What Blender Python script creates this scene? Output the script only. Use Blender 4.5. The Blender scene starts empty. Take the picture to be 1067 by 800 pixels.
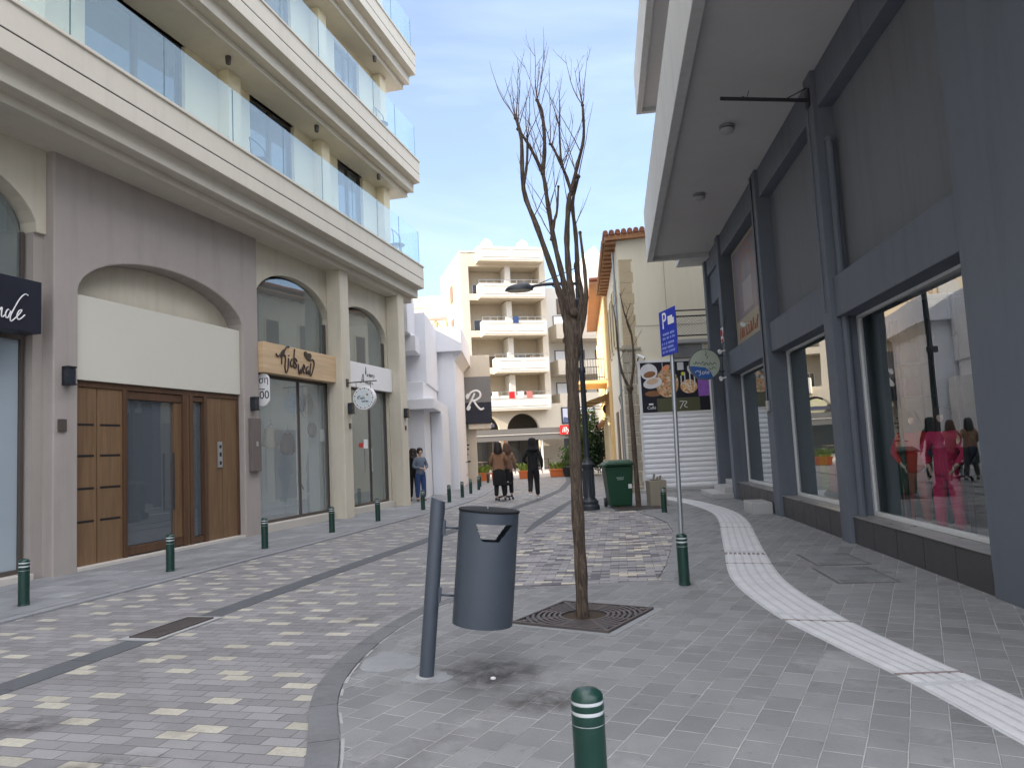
import bpy, bmesh, math, random
from mathutils import Vector, Matrix
random.seed(7)
S = bpy.context.scene
COL = S.collection
R = math.radians

# ------------------------------------------------------------------ camera, sky, sun, exposure
cam_d = bpy.data.cameras.new('camera'); cam = bpy.data.objects.new('camera', cam_d); COL.objects.link(cam); S.camera = cam
pitch, roll = R(5.07), 0.050
fw = Vector((0, math.cos(pitch), math.sin(pitch))); r0 = Vector((1, 0, 0)); u0_ = r0.cross(fw)
rt = math.cos(roll)*r0 - math.sin(roll)*u0_; up = math.sin(roll)*r0 + math.cos(roll)*u0_
m = Matrix((rt, up, -fw)).transposed().to_4x4(); m.translation = Vector((0, 0, 1.5)); cam.matrix_world = m
cam_d.sensor_width = 36; cam_d.lens = 36*775/1067; cam_d.clip_start = .05; cam_d.clip_end = 2000

SUN_AZ, SUN_EL = R(245), R(28)
W = bpy.data.worlds.new('World'); S.world = W; W.use_nodes = True
wn, wl = W.node_tree.nodes, W.node_tree.links
sky = wn.new('ShaderNodeTexSky'); sky.sky_type = 'NISHITA'; sky.sun_disc = False
sky.sun_elevation = SUN_EL; sky.sun_rotation = SUN_AZ; sky.air_density = 1.0; sky.dust_density = 1.0; sky.ozone_density = 2.0
tc = wn.new('ShaderNodeTexCoord')
def wm(op, a, b=None, c=None):
    n = wn.new('ShaderNodeMath'); n.operation = op
    for i, v in enumerate((a, b, c)):
        if v is None: continue
        if isinstance(v, (int, float)): n.inputs[i].default_value = v
        else: wl.new(v, n.inputs[i])
    return n.outputs[0]
mp = wn.new('ShaderNodeMapping'); mp.inputs['Scale'].default_value = (1.3, 2.0, 5.0); mp.inputs['Rotation'].default_value = (0.2, .35, .5)
wl.new(tc.outputs['Generated'], mp.inputs[0])
nz = wn.new('ShaderNodeTexNoise'); nz.inputs['Scale'].default_value = 1.6; nz.inputs['Detail'].default_value = 7; nz.inputs['Roughness'].default_value = .55
nz.inputs['Distortion'].default_value = .5
wl.new(mp.outputs[0], nz.inputs[0])
sep = wn.new('ShaderNodeSeparateXYZ'); wl.new(tc.outputs['Generated'], sep.inputs[0])
wisp = wm('ADD', wm('MULTIPLY', wm('SMOOTH_MIN', wm('MAXIMUM', wm('SUBTRACT', nz.outputs[0], .38), 0.0), .3, .15), .5), .17)
# added bright clouds overhead and south, out of view, to light the shaded street
fill_clouds = wn.new('ShaderNodeMapRange'); fill_clouds.interpolation_type = 'SMOOTHSTEP'
wl.new(wm('SUBTRACT', sep.outputs[2], wm('MULTIPLY', sep.outputs[1], .35)), fill_clouds.inputs[0])
fill_clouds.inputs[1].default_value = .25; fill_clouds.inputs[2].default_value = .85; fill_clouds.inputs[3].default_value = 0; fill_clouds.inputs[4].default_value = 1
mixw = wn.new('ShaderNodeMix'); mixw.data_type = 'RGBA'
wl.new(wisp, mixw.inputs[0]); wl.new(sky.outputs[0], mixw.inputs[6]); mixw.inputs[7].default_value = (6.6, 7.6, 10.0, 1)
mixd = wn.new('ShaderNodeMix'); mixd.data_type = 'RGBA'
wl.new(wm('MULTIPLY', fill_clouds.outputs[0], .85), mixd.inputs[0]); wl.new(mixw.outputs[2], mixd.inputs[6]); mixd.inputs[7].default_value = (14.2, 14.0, 14.6, 1)
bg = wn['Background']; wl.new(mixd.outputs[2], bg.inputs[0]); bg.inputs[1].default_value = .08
sd = bpy.data.lights.new('sun', 'SUN'); sd.energy = 3.4; sd.angle = R(.55); sd.color = (1, .86, .68)
sun = bpy.data.objects.new('sun', sd); COL.objects.link(sun)
to_sun = Vector((math.sin(SUN_AZ)*math.cos(SUN_EL), math.cos(SUN_AZ)*math.cos(SUN_EL), math.sin(SUN_EL)))
sun.rotation_euler = to_sun.to_track_quat('Z', 'Y').to_euler()
S.view_settings.view_transform = 'Standard'; S.view_settings.look = 'None'; S.view_settings.gamma = 1; S.view_settings.exposure = 1.72
S.cycles.max_bounces = 8; S.cycles.diffuse_bounces = 4; S.cycles.glossy_bounces = 4; S.cycles.transparent_max_bounces = 12
S.cycles.caustics_reflective = False; S.cycles.caustics_refractive = False

# ------------------------------------------------------------------ node helper and materials
class NT:
    def __init__(s, name):
        s.m = bpy.data.materials.new(name); s.m.use_nodes = True; s.t = s.m.node_tree; s.n = s.t.nodes; s.l = s.t.links
        s.b = s.n['Principled BSDF']; s.c = s.n.new('ShaderNodeTexCoord')
    def put(s, sock, v):
        if isinstance(v, (int, float)): sock.default_value = v
        elif isinstance(v, (tuple, list)): sock.default_value = tuple(v)+((1,) if len(v) == 3 and len(sock.default_value) == 4 else ())
        else: s.l.new(v, sock)
    def M(s, op, a, b=None, c=None):
        n = s.n.new('ShaderNodeMath'); n.operation = op
        for i, v in enumerate((a, b, c)):
            if v is not None: s.put(n.inputs[i], v)
        return n.outputs[0]
    def noise(s, scale, detail=4, rough=.55, vec=None, dist=0):
        n = s.n.new('ShaderNodeTexNoise'); s.put(n.inputs['Scale'], scale); n.inputs['Detail'].default_value = detail; n.inputs['Roughness'].default_value = rough; n.inputs['Distortion'].default_value = dist
        s.l.new(vec or s.c.outputs['Object'], n.inputs['Vector']); return n.outputs[0]
    def mapr(s, v, a, b, c=0., d=1., smooth=False):
        n = s.n.new('ShaderNodeMapRange'); s.put(n.inputs[0], v)
        for i, x in enumerate((a, b, c, d)): n.inputs[i+1].default_value = x
        if smooth: n.interpolation_type = 'SMOOTHSTEP'
        return n.outputs[0]
    def mix(s, f, a, b, mode='MIX'):
        n = s.n.new('ShaderNodeMix'); n.data_type = 'RGBA'; n.blend_type = mode; s.put(n.inputs[0], f); s.put(n.inputs[6], a); s.put(n.inputs[7], b); return n.outputs[2]
    def white(s, x, y, z=0.):
        c = s.n.new('ShaderNodeCombineXYZ'); s.put(c.inputs[0], x); s.put(c.inputs[1], y); s.put(c.inputs[2], z)
        n = s.n.new('ShaderNodeTexWhiteNoise'); s.l.new(c.outputs[0], n.inputs['Vector']); return n.outputs['Value']
    def mapped(s, scale, rot=(0, 0, 0)):
        n = s.n.new('ShaderNodeMapping'); n.inputs['Scale'].default_value = scale; n.inputs['Rotation'].default_value = rot
        s.l.new(s.c.outputs['Object'], n.inputs[0]); return n.outputs[0]
    def bump(s, h, strength=.3, dist=.01):
        n = s.n.new('ShaderNodeBump'); n.inputs['Strength'].default_value = strength; n.inputs['Distance'].default_value = dist
        s.put(n.inputs['Height'], h); s.l.new(n.outputs[0], s.b.inputs['Normal'])

def mat(name, col, rough=.7, var=.10, scale=3., bump=.15, bscale=60., metal=0., spec=.4, streak=0., coat=0.):
    t = NT(name)
    n1 = t.noise(scale, 5, .6); n2 = t.noise(scale*7, 3)
    f = t.M('ADD', t.M('MULTIPLY', t.M('SUBTRACT', n1, .5), var*2.2), t.M('MULTIPLY', t.M('SUBTRACT', n2, .5), var*1.0))
    if streak:
        n3 = t.noise(1.0, 5, .6, t.mapped((4., 4., .35)))
        f = t.M('SUBTRACT', f, t.M('MULTIPLY', t.mapr(n3, .5, .75), streak))
    k = t.M('ADD', 1., f)
    c = t.mix(1., col, (1, 1, 1), 'MULTIPLY')
    h = t.n.new('ShaderNodeVectorMath'); h.operation = 'SCALE'; t.l.new(c, h.inputs[0]); t.l.new(k, h.inputs['Scale'])
    t.l.new(h.outputs[0], t.b.inputs['Base Color'])
    t.put(t.b.inputs['Roughness'], t.mapr(n1, .3, .7, max(.02, rough-.07), min(1, rough+.07)))
    t.b.inputs['Metallic'].default_value = metal; t.b.inputs['Specular IOR Level'].default_value = spec
    if coat: t.b.inputs['Coat Weight'].default_value = coat
    if bump: t.bump(t.noise(bscale, 4, .6), bump, .01)
    return t.m

def pavers(name, az, w, h, cols, joint, jw=.004, accent=None, acc_kind=None, dark=None, stain=.25, dusty=0., off=.5, rough=.75, warp=.004, vary=.14):
    t = NT(name); se = t.n.new('ShaderNodeSeparateXYZ')
    wv = t.n.new('ShaderNodeVectorMath'); wv.operation = 'MULTIPLY_ADD'
    nn = t.n.new('ShaderNodeTexNoise'); nn.inputs['Scale'].default_value = 3; t.l.new(t.c.outputs['Object'], nn.inputs[0])
    t.l.new(nn.outputs['Color'], wv.inputs[0]); wv.inputs[1].default_value = (warp*2,)*3; t.l.new(t.c.outputs['Object'], wv.inputs[2])
    t.l.new(wv.outputs[0], se.inputs[0]); x, y = se.outputs[0], se.outputs[1]
    ca, sa = math.cos(az), math.sin(az)
    cx = t.M('SUBTRACT', t.M('MULTIPLY', x, ca), t.M('MULTIPLY', y, sa)); ay = t.M('ADD', t.M('MULTIPLY', x, sa), t.M('MULTIPLY', y, ca))
    ry = t.M('DIVIDE', ay, h); row = t.M('FLOOR', ry); fy = t.M('FRACT', ry)
    sh = t.M('MULTIPLY', t.M('FLOORED_MODULO', row, 2.), off)
    rx = t.M('ADD', t.M('DIVIDE', cx, w), sh); colm = t.M('FLOOR', rx); fx = t.M('FRACT', rx)
    dx = t.M('MULTIPLY', t.M('MINIMUM', fx, t.M('SUBTRACT', 1., fx)), w); dy = t.M('MULTIPLY', t.M('MINIMUM', fy, t.M('SUBTRACT', 1., fy)), h)
    d = t.M('MINIMUM', dx, dy); jm = t.mapr(d, jw*.4, jw*1.3, 1., 0., True)
    rnd = t.white(colm, row, 3.); rnd2 = t.white(colm, row, 8.)
    base = t.mix(rnd, cols[0], cols[1])
    if dark: base = t.mix(t.M('GREATER_THAN', rnd2, dark[1]), base, dark[0])
    if accent:
        if acc_kind == 'random':
            a = t.M('LESS_THAN', rnd2, .13)
        else:
            q = t.M('FLOOR', t.M('DIVIDE', colm, 2.)); s3 = t.M('FLOOR', t.M('DIVIDE', row, 3.))
            tx = t.M('ADD', t.M('MULTIPLY', q, 2.), t.M('FLOORED_MODULO', s3, 2.))
            ty = t.M('ADD', t.M('MULTIPLY', s3, 3.), t.M('FLOOR', t.M('MULTIPLY', t.white(q, s3, 2.), 2.5)))
            a = t.M('MULTIPLY', t.M('COMPARE', colm, tx, .1), t.M('COMPARE', row, ty, .1))
            a = t.M('MULTIPLY', a, t.M('LESS_THAN', t.white(q, s3, 5.), .82))
        base = t.mix(t.M('MULTIPLY', a, t.mapr(t.noise(30., 4), .25, .6, .6, 1.)), base, accent)
    vo = t.n.new('ShaderNodeTexVoronoi'); vo.inputs['Scale'].default_value = 2.6; t.l.new(t.c.outputs['Object'], vo.inputs['Vector'])
    gum = t.M('MULTIPLY', t.mapr(vo.outputs['Distance'], .035, .05, 1., 0.), t.mapr(t.noise(.7, 2), .45, .5))
    base = t.mix(t.M('MULTIPLY', gum, .55), base, (.05, .05, .05))
    base = t.mix(t.M('MULTIPLY', t.mapr(t.noise(.55, 7, .68, None, .9), .55, .72), .5), base, (.075, .07, .068))
    base = t.mix(t.M('MULTIPLY', t.mapr(t.noise(11., 4, .6), .62, .72), .35), base, (.09, .088, .09))
    big = t.noise(.9, 6, .62); mid = t.noise(5., 5, .6); fine = t.noise(90., 3, .7)
    k = t.M('ADD', t.M('ADD', 1., t.M('MULTIPLY', t.M('SUBTRACT', fine, .5), .35)), t.M('ADD', t.M('MULTIPLY', t.M('SUBTRACT', big, .5), stain*2), t.M('MULTIPLY', t.M('SUBTRACT', mid, .5), stain)))
    k = t.M('MULTIPLY', k, t.mapr(t.white(colm, row, 21.), 0., 1., 1-vary, 1+vary))
    sc = t.n.new('ShaderNodeVectorMath'); sc.operation = 'SCALE'; t.l.new(base, sc.inputs[0]); t.l.new(k, sc.inputs['Scale'])
    jf = jm if not dusty else t.M('MULTIPLY', jm, t.mapr(t.noise(2.2, 5, .65), .38, .62, .40, 1.))
    c = t.mix(jf, sc.outputs[0], joint)
    if dusty: c = t.mix(t.M('MULTIPLY', t.mapr(t.noise(1.6, 7, .7, None, .6), .56, .75), dusty), c, (.5, .5, .5))
    t.l.new(c, t.b.inputs['Base Color']); t.put(t.b.inputs['Roughness'], t.mapr(mid, .3, .7, rough-.12, rough+.1)); t.b.inputs['Specular IOR Level'].default_value = .35
    hh = t.M('ADD', t.M('MULTIPLY', jm, -1.), t.M('ADD', t.M('MULTIPLY', fine, .35), t.M('MULTIPLY', rnd, .3)))
    t.bump(hh, .9, .006)
    return t.m

def glass(name, tint=(.8, .86, .86), refl=1.25, ior=1.5, base=.04, body=0., bodycol=(.5, .55, .58), wobble=True):
    t = NT(name); n = t.n; n.remove(t.b); out = n['Material Output']
    tr = n.new('ShaderNodeBsdfTransparent'); tr.inputs[0].default_value = (*tint, 1)
    gl = n.new('ShaderNodeBsdfGlossy'); gl.inputs['Roughness'].default_value = .0; gl.inputs[0].default_value = (.93, .96, .97, 1)
    wob = n.new('ShaderNodeBump'); wob.inputs['Strength'].default_value = .08; wob.inputs['Distance'].default_value = .02
    t.l.new(t.noise(.7, 1), wob.inputs['Height'])
    if wobble: t.l.new(wob.outputs[0], gl.inputs['Normal'])
    fr = n.new('ShaderNodeFresnel'); fr.inputs[0].default_value = ior
    geo = n.new('ShaderNodeNewGeometry')
    f = t.M('MULTIPLY', t.M('MINIMUM', t.M('ADD', t.M('MULTIPLY', fr.outputs[0], refl), base), .95), t.M('SUBTRACT', 1., geo.outputs['Backfacing']))   # one reflection per pane
    last = tr.outputs[0]
    if body:
        df = n.new('ShaderNodeBsdfDiffuse'); df.inputs[0].default_value = (*bodycol, 1); mb = n.new('ShaderNodeMixShader')
        mb.inputs[0].default_value = body; t.l.new(last, mb.inputs[1]); t.l.new(df.outputs[0], mb.inputs[2]); last = mb.outputs[0]
    mx = n.new('ShaderNodeMixShader'); t.l.new(f, mx.inputs[0]); t.l.new(last, mx.inputs[1]); t.l.new(gl.outputs[0], mx.inputs[2]); t.l.new(mx.outputs[0], out.inputs[0])
    return t.m

def wood(name, c1, c2, scale=1., rough=.5, grain=(1, 1, .06)):
    t = NT(name)
    g = t.noise(28*scale, 6, .65, t.mapped(grain), .8); g2 = t.noise(5*scale, 4, .5, t.mapped(grain))
    c = t.mix(t.mapr(g, .3, .7), c1, c2); c = t.mix(t.M('MULTIPLY', t.mapr(g2, .35, .7), .5), c, tuple(v*.62 for v in c1))
    t.l.new(c, t.b.inputs['Base Color']); t.b.inputs['Roughness'].default_value = rough; t.bump(g, .15, .003); return t.m

def spots(name, cols, scale=8., rough=.5):
    """mottled print of several colours, for pictures and food prints"""
    t = NT(name); v = t.n.new('ShaderNodeTexVoronoi'); v.inputs['Scale'].default_value = scale; v.inputs['Randomness'].default_value = 1
    t.l.new(t.c.outputs['Object'], v.inputs['Vector'])
    r = t.n.new('ShaderNodeValToRGB'); se = t.n.new('ShaderNodeSeparateColor'); t.l.new(v.outputs['Color'], se.inputs[0]); t.l.new(se.outputs[0], r.inputs[0])
    e = r.color_ramp.elements; e[0].color = (*cols[0], 1); e[1].color = (*cols[-1], 1)
    for i, c in enumerate(cols[1:-1]): x = e.new((i+1)/(len(cols)-1)); x.color = (*c, 1)
    t.l.new(r.outputs[0], t.b.inputs['Base Color']); t.b.inputs['Roughness'].default_value = rough; return t.m

MT = {}
MT['tan'] = mat('tan_stucco', (.385, .345, .315), .85, .08, .8, .22, 130, streak=.12)
MT['beige'] = mat('beige_stucco', (.62, .57, .46), .85, .08, .8, .2, 120, streak=.12)
MT['cream'] = mat('cream_stucco', (.76, .68, .48), .85, .05, .6, .15, 100, streak=.06)
MT['slab'] = mat('slab_paint', (.62, .58, .49), .8, .05, 1.2, .12, 90, streak=.08)
MT['soffit'] = mat('soffit_plaster', (.50, .46, .37), .85, .05, 1., .12, 90)
MT['white_panel'] = mat('white_panel', (.64, .62, .53), .8, .03, 1., .05, 90)
MT['groove'] = mat('groove_dark', (.05, .045, .04), .8)
MT['wood'] = wood('door_wood', (.145, .085, .042), (.235, .142, .074), .6, .5)
MT['wood_dark'] = wood('door_frame_wood', (.075, .038, .020), (.12, .062, .032), .6, .45)
MT['sign_wood'] = wood('sign_pine', (.55, .38, .21), (.72, .54, .35), .5, .6, (.06, .06, 1))
MT['slot'] = mat('black_slot', (.012, .012, .014), .5)
MT['black'] = mat('black_metal', (.02, .021, .026), .45, .1)
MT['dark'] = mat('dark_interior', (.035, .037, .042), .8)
MT['frame'] = mat('bronze_frame', (.085, .07, .06), .5, .05)
MT['alu'] = mat('aluminium', (.48, .49, .5), .38, .04, 4, .05, 90, metal=.6)
MT['white_frame'] = mat('white_frame', (.72, .73, .74), .45, .03)
MT['glass'] = glass('shop_glass', (.95, .97, .97), 1.6, 1.5, .05, .16, (.66, .72, .74))
MT['glass_g'] = glass('tinted_shop_glass', (.8, .85, .84), 1.7, 1.5, .05, .25, (.36, .40, .39))
MT['glass_r'] = glass('dark_shop_glass', (.97, .98, .98), 1.9, 1.5, .02)
MT['glass_door'] = glass('door_glass', (.6, .64, .66), 1.5, 1.5, .04, .35, (.22, .25, .28))
MT['frost'] = glass('frosted_glass', (.5, .58, .62), 1.0, 1.5, .03, .75, (.48, .56, .62))
MT['balc_glass'] = glass('balcony_glass', (.92, .98, .97), 1.6, 1.5, .03, .12, (.70, .88, .90), False)
MT['glass_edge'] = mat('glass_edge', (.05, .12, .13), .3)
MT['granite'] = mat('granite_plinth', (.065, .065, .07), .5, .2, 5, .1, 150)
MT['sill'] = mat('sill_marble', (.42, .42, .42), .35, .06, 3, .05, 80)
MT['sill_dark'] = mat('sill_stone', (.24, .235, .23), .32, .1, 3, .05, 80)
MT['sill_beige'] = mat('sill_beige', (.55, .52, .47), .6, .06)
MT['navy'] = mat('grey_blue_paint', (.128, .146, .180), .75, .12, .9, .25, 140, streak=.18)
MT['navy_panel'] = mat('grey_paint_panel', (.158, .168, .190), .8, .10, .9, .25, 140, streak=.16)
MT['conc'] = mat('painted_concrete', (.56, .56, .55), .85, .08, .8, .2, 90, streak=.14)
MT['conc_soffit'] = mat('concrete_soffit', (.54, .53, .52), .85, .09, .8, .15, 90)
MT['white_wall'] = mat('white_plaster', (.72, .73, .77), .85, .04, .7, .15, 90, streak=.06)
MT['far'] = mat('far_cream', (.56, .50, .405), .85, .05, .3, .1, 60, streak=.1)
MT['far_white'] = mat('far_white', (.62, .595, .54), .8, .04, .3, .1, 60)
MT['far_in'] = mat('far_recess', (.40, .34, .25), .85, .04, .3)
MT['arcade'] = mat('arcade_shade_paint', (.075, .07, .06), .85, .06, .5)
MT['curtain'] = mat('grey_curtain', (.20, .20, .20), .9, .1, 4)
MT['golden'] = mat('ochre_plaster', (.72, .50, .24), .85, .12, .8, .2, 60, streak=.1)
MT['gable'] = mat('gable_plaster', (.74, .69, .55), .85, .04, .5, .15, 80, streak=.06)
MT['quoin'] = mat('sandstone', (.50, .41, .27), .9, .15, 3, .5, 30)
MT['stone'] = mat('rubble_stone', (.40, .36, .29), .9, .28, 5, .8, 18)
MT['tile'] = mat('roof_tile', (.26, .10, .06), .85, .3, 6, .4, 20)
MT['eave'] = wood('eave_wood', (.32, .14, .06), (.44, .22, .10), .6, .6)
MT['green'] = mat('bollard_green', (.003, .036, .025), .32, .1, 4, .04, 60, spec=.5, coat=.25)
MT['band'] = mat('reflective_band', (.62, .64, .66), .35, .08, 6)
def scuffed(name, col, scuff, rough, amt=.45, coat=0.):
    t = NT(name); a = t.noise(9, 7, .75, None, .8); b_ = t.noise(2.2, 4, .6); c_ = t.noise(40, 5, .7, t.mapped((1, 1, .12)))
    c = t.mix(t.mapr(b_, .3, .7, 0., .35), col, tuple(v*.72 for v in col)); c = t.mix(t.M('MULTIPLY', t.mapr(a, .63, .70), amt), c, scuff); c = t.mix(t.M('MULTIPLY', t.mapr(c_, .62, .72), amt*.5), c, tuple(min(1, v*2.2+.03) for v in col))
    t.l.new(c, t.b.inputs['Base Color']); t.put(t.b.inputs['Roughness'], t.mapr(a, .3, .7, rough-.1, rough+.2)); t.b.inputs['Coat Weight'].default_value = coat; t.bump(t.noise(14, 3), .06, .01); return t.m
MT['bin'] = mat('bin_grey_blue', (.052, .064, .080), .42, .05, 2, .04, 200, spec=.5)
MT['bin'] = scuffed('bin_paint', (.052, .066, .086), (.16, .17, .18), .42)
MT['green'] = scuffed('bollard_paint', (.003, .036, .025), (.10, .13, .12), .34, .5, .2)
MT['bin_in'] = mat('bin_inside', (.008, .009, .011), .8)
MT['galv'] = mat('galvanised', (.34, .36, .38), .38, .1, 8, .05, 60, metal=.75)
MT['lamp'] = mat('lamp_post_paint', (.030, .036, .045), .42, .08, 3, .05, 60)
MT['iron'] = mat('cast_iron', (.085, .072, .070), .6, .25, 8, .3, 60)
MT['soil'] = mat('soil', (.05, .034, .024), .95, .4, 12, .8, 30)
def bark(name, c1, c2):
    t = NT(name); g = t.noise(14, 7, .7, t.mapped((3, 3, .35)), 1.2); g2 = t.noise(60, 4, .7)
    c = t.mix(t.mapr(g, .38, .62), c1, c2); t.l.new(t.mix(t.M('MULTIPLY', t.mapr(t.noise(2.5, 3), .45, .7), .5), c, tuple(v*.55 for v in c2)), t.b.inputs['Base Color'])
    t.b.inputs['Roughness'].default_value = .95; t.b.inputs['Specular IOR Level'].default_value = .15; t.bump(t.M('ADD', t.M('MULTIPLY', g, 2.), g2), 1., .02); return t.m
MT['bark'] = bark('tree_bark', (.070, .052, .042), (.205, .160, .122))
MT['twig'] = mat('twig_bark', (.12, .070, .058), .9, .2, 9, .3, 60)
MT['blue'] = mat('sign_blue', (.010, .035, .42), .4, .03, 3, 0)
MT['white'] = mat('white_paint', (.80, .80, .80), .5, .02, 3, 0)
MT['signblack'] = mat('sign_black', (.014, .015, .026), .45, .08, 3, .02)
MT['sign_grey'] = mat('sign_grey', (.17, .165, .16), .55, .04)
MT['letter_dark'] = mat('letter_dark', (.045, .03, .024), .5, .1)
MT['binplastic'] = mat('green_plastic', (.008, .055, .026), .42, .1, 3, .08, 60)
MT['shutter'] = mat('shutter_white', (.88, .89, .93), .5, .03, 2, .03)
MT['orange'] = mat('orange_planter', (.62, .17, .05), .6, .1)
MT['leaf'] = mat('leaf_green', (.08, .15, .03), .6, .4, 2.5, 0)
MT['leaf2'] = mat('leaf_bright', (.17, .25, .04), .6, .4, 2.5, 0)
MT['leafdark'] = mat('leaf_dark', (.028, .058, .022), .6, .4, 2.5, 0)
MT['awn'] = mat('awning_grey', (.13, .125, .12), .8, .08, 1.)
MT['awn_y'] = mat('awning_ochre', (.70, .52, .27), .8, .1, 1.)
MT['red'] = mat('red_paint', (.55, .02, .02), .4, .05)
MT['skin'] = mat('skin', (.52, .31, .22), .55, .05)
MT['hair'] = mat('dark_hair', (.018, .012, .010), .6, .3, 20, .4, 120)
MT['black_cloth'] = mat('black_cloth', (.012, .012, .014), .9, .2, 8, .3, 90)
MT['brown_cloth'] = mat('camel_coat', (.25, .135, .075), .9, .15, 8, .3, 90)
MT['blue_cloth'] = mat('blue_grey_jacket', (.13, .16, .21), .9, .2, 8, .3, 90)
MT['jeans'] = mat('denim', (.03, .06, .16), .9, .2, 8, .3, 90)
MT['pink'] = mat('pink_knit', (.52, .03, .12), .85, .12, 6, .3, 60)
MT['redcloth'] = mat('red_jacket', (.50, .012, .018), .8, .15, 6, .2, 60)
MT['salmon'] = mat('salmon_cloth', (.42, .14, .12), .85, .1, 6, .2, 60)
MT['mann'] = mat('mannequin_skin', (.62, .48, .40), .4, .03)
MT['shopwall'] = mat('shop_wall', (.70, .70, .69), .8, .04, 1.)
MT['shopfloor'] = mat('shop_floor', (.35, .33, .31), .5, .08, 1.)
MT['teal_wall'] = mat('teal_shop_wall', (.16, .22, .22), .7, .05, 1.)
MT['stonelook'] = mat('pale_shop_wall', (.60, .66, .70), .8, .05, 1.)
MT['roofgrey'] = mat('roof_grey', (.35, .34, .33), .9)
MT['kerb'] = mat('kerb_concrete', (.14, .145, .152), .8, .4, 3, .4, 50)
MT['chan'] = mat('channel_stone', (.095, .10, .11), .75, .22, 2.5, .4, 70)
MT['mortar'] = mat('mortar', (.33, .335, .335), .9, .2, 6, .4, 60)
MT['window_dark'] = mat('window_dark', (.03, .035, .04), .15, .1, spec=.6)
MT['shutter_br'] = mat('window_shutter', (.16, .12, .09), .6)

# ------------------------------------------------------------------ mesh builder
class Fr:
    """frame along a wall: u along, o outwards to the street, z up"""
    def __init__(s, p, az, side=1): s.p = Vector((p[0], p[1], 0)); s.d = Vector((math.sin(az), math.cos(az), 0)); s.n = Vector((s.d.y, -s.d.x, 0))*side
    def __call__(s, u, o, z): return s.p + s.d*u + s.n*o + Vector((0, 0, z))
ID = Fr((0, 0), R(90), -1)    # u = x, o = y
ORG = {}
def org(o): return ORG.get(o.name, Vector((0, 0, 0))) if o else Vector((0, 0, 0))

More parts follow.
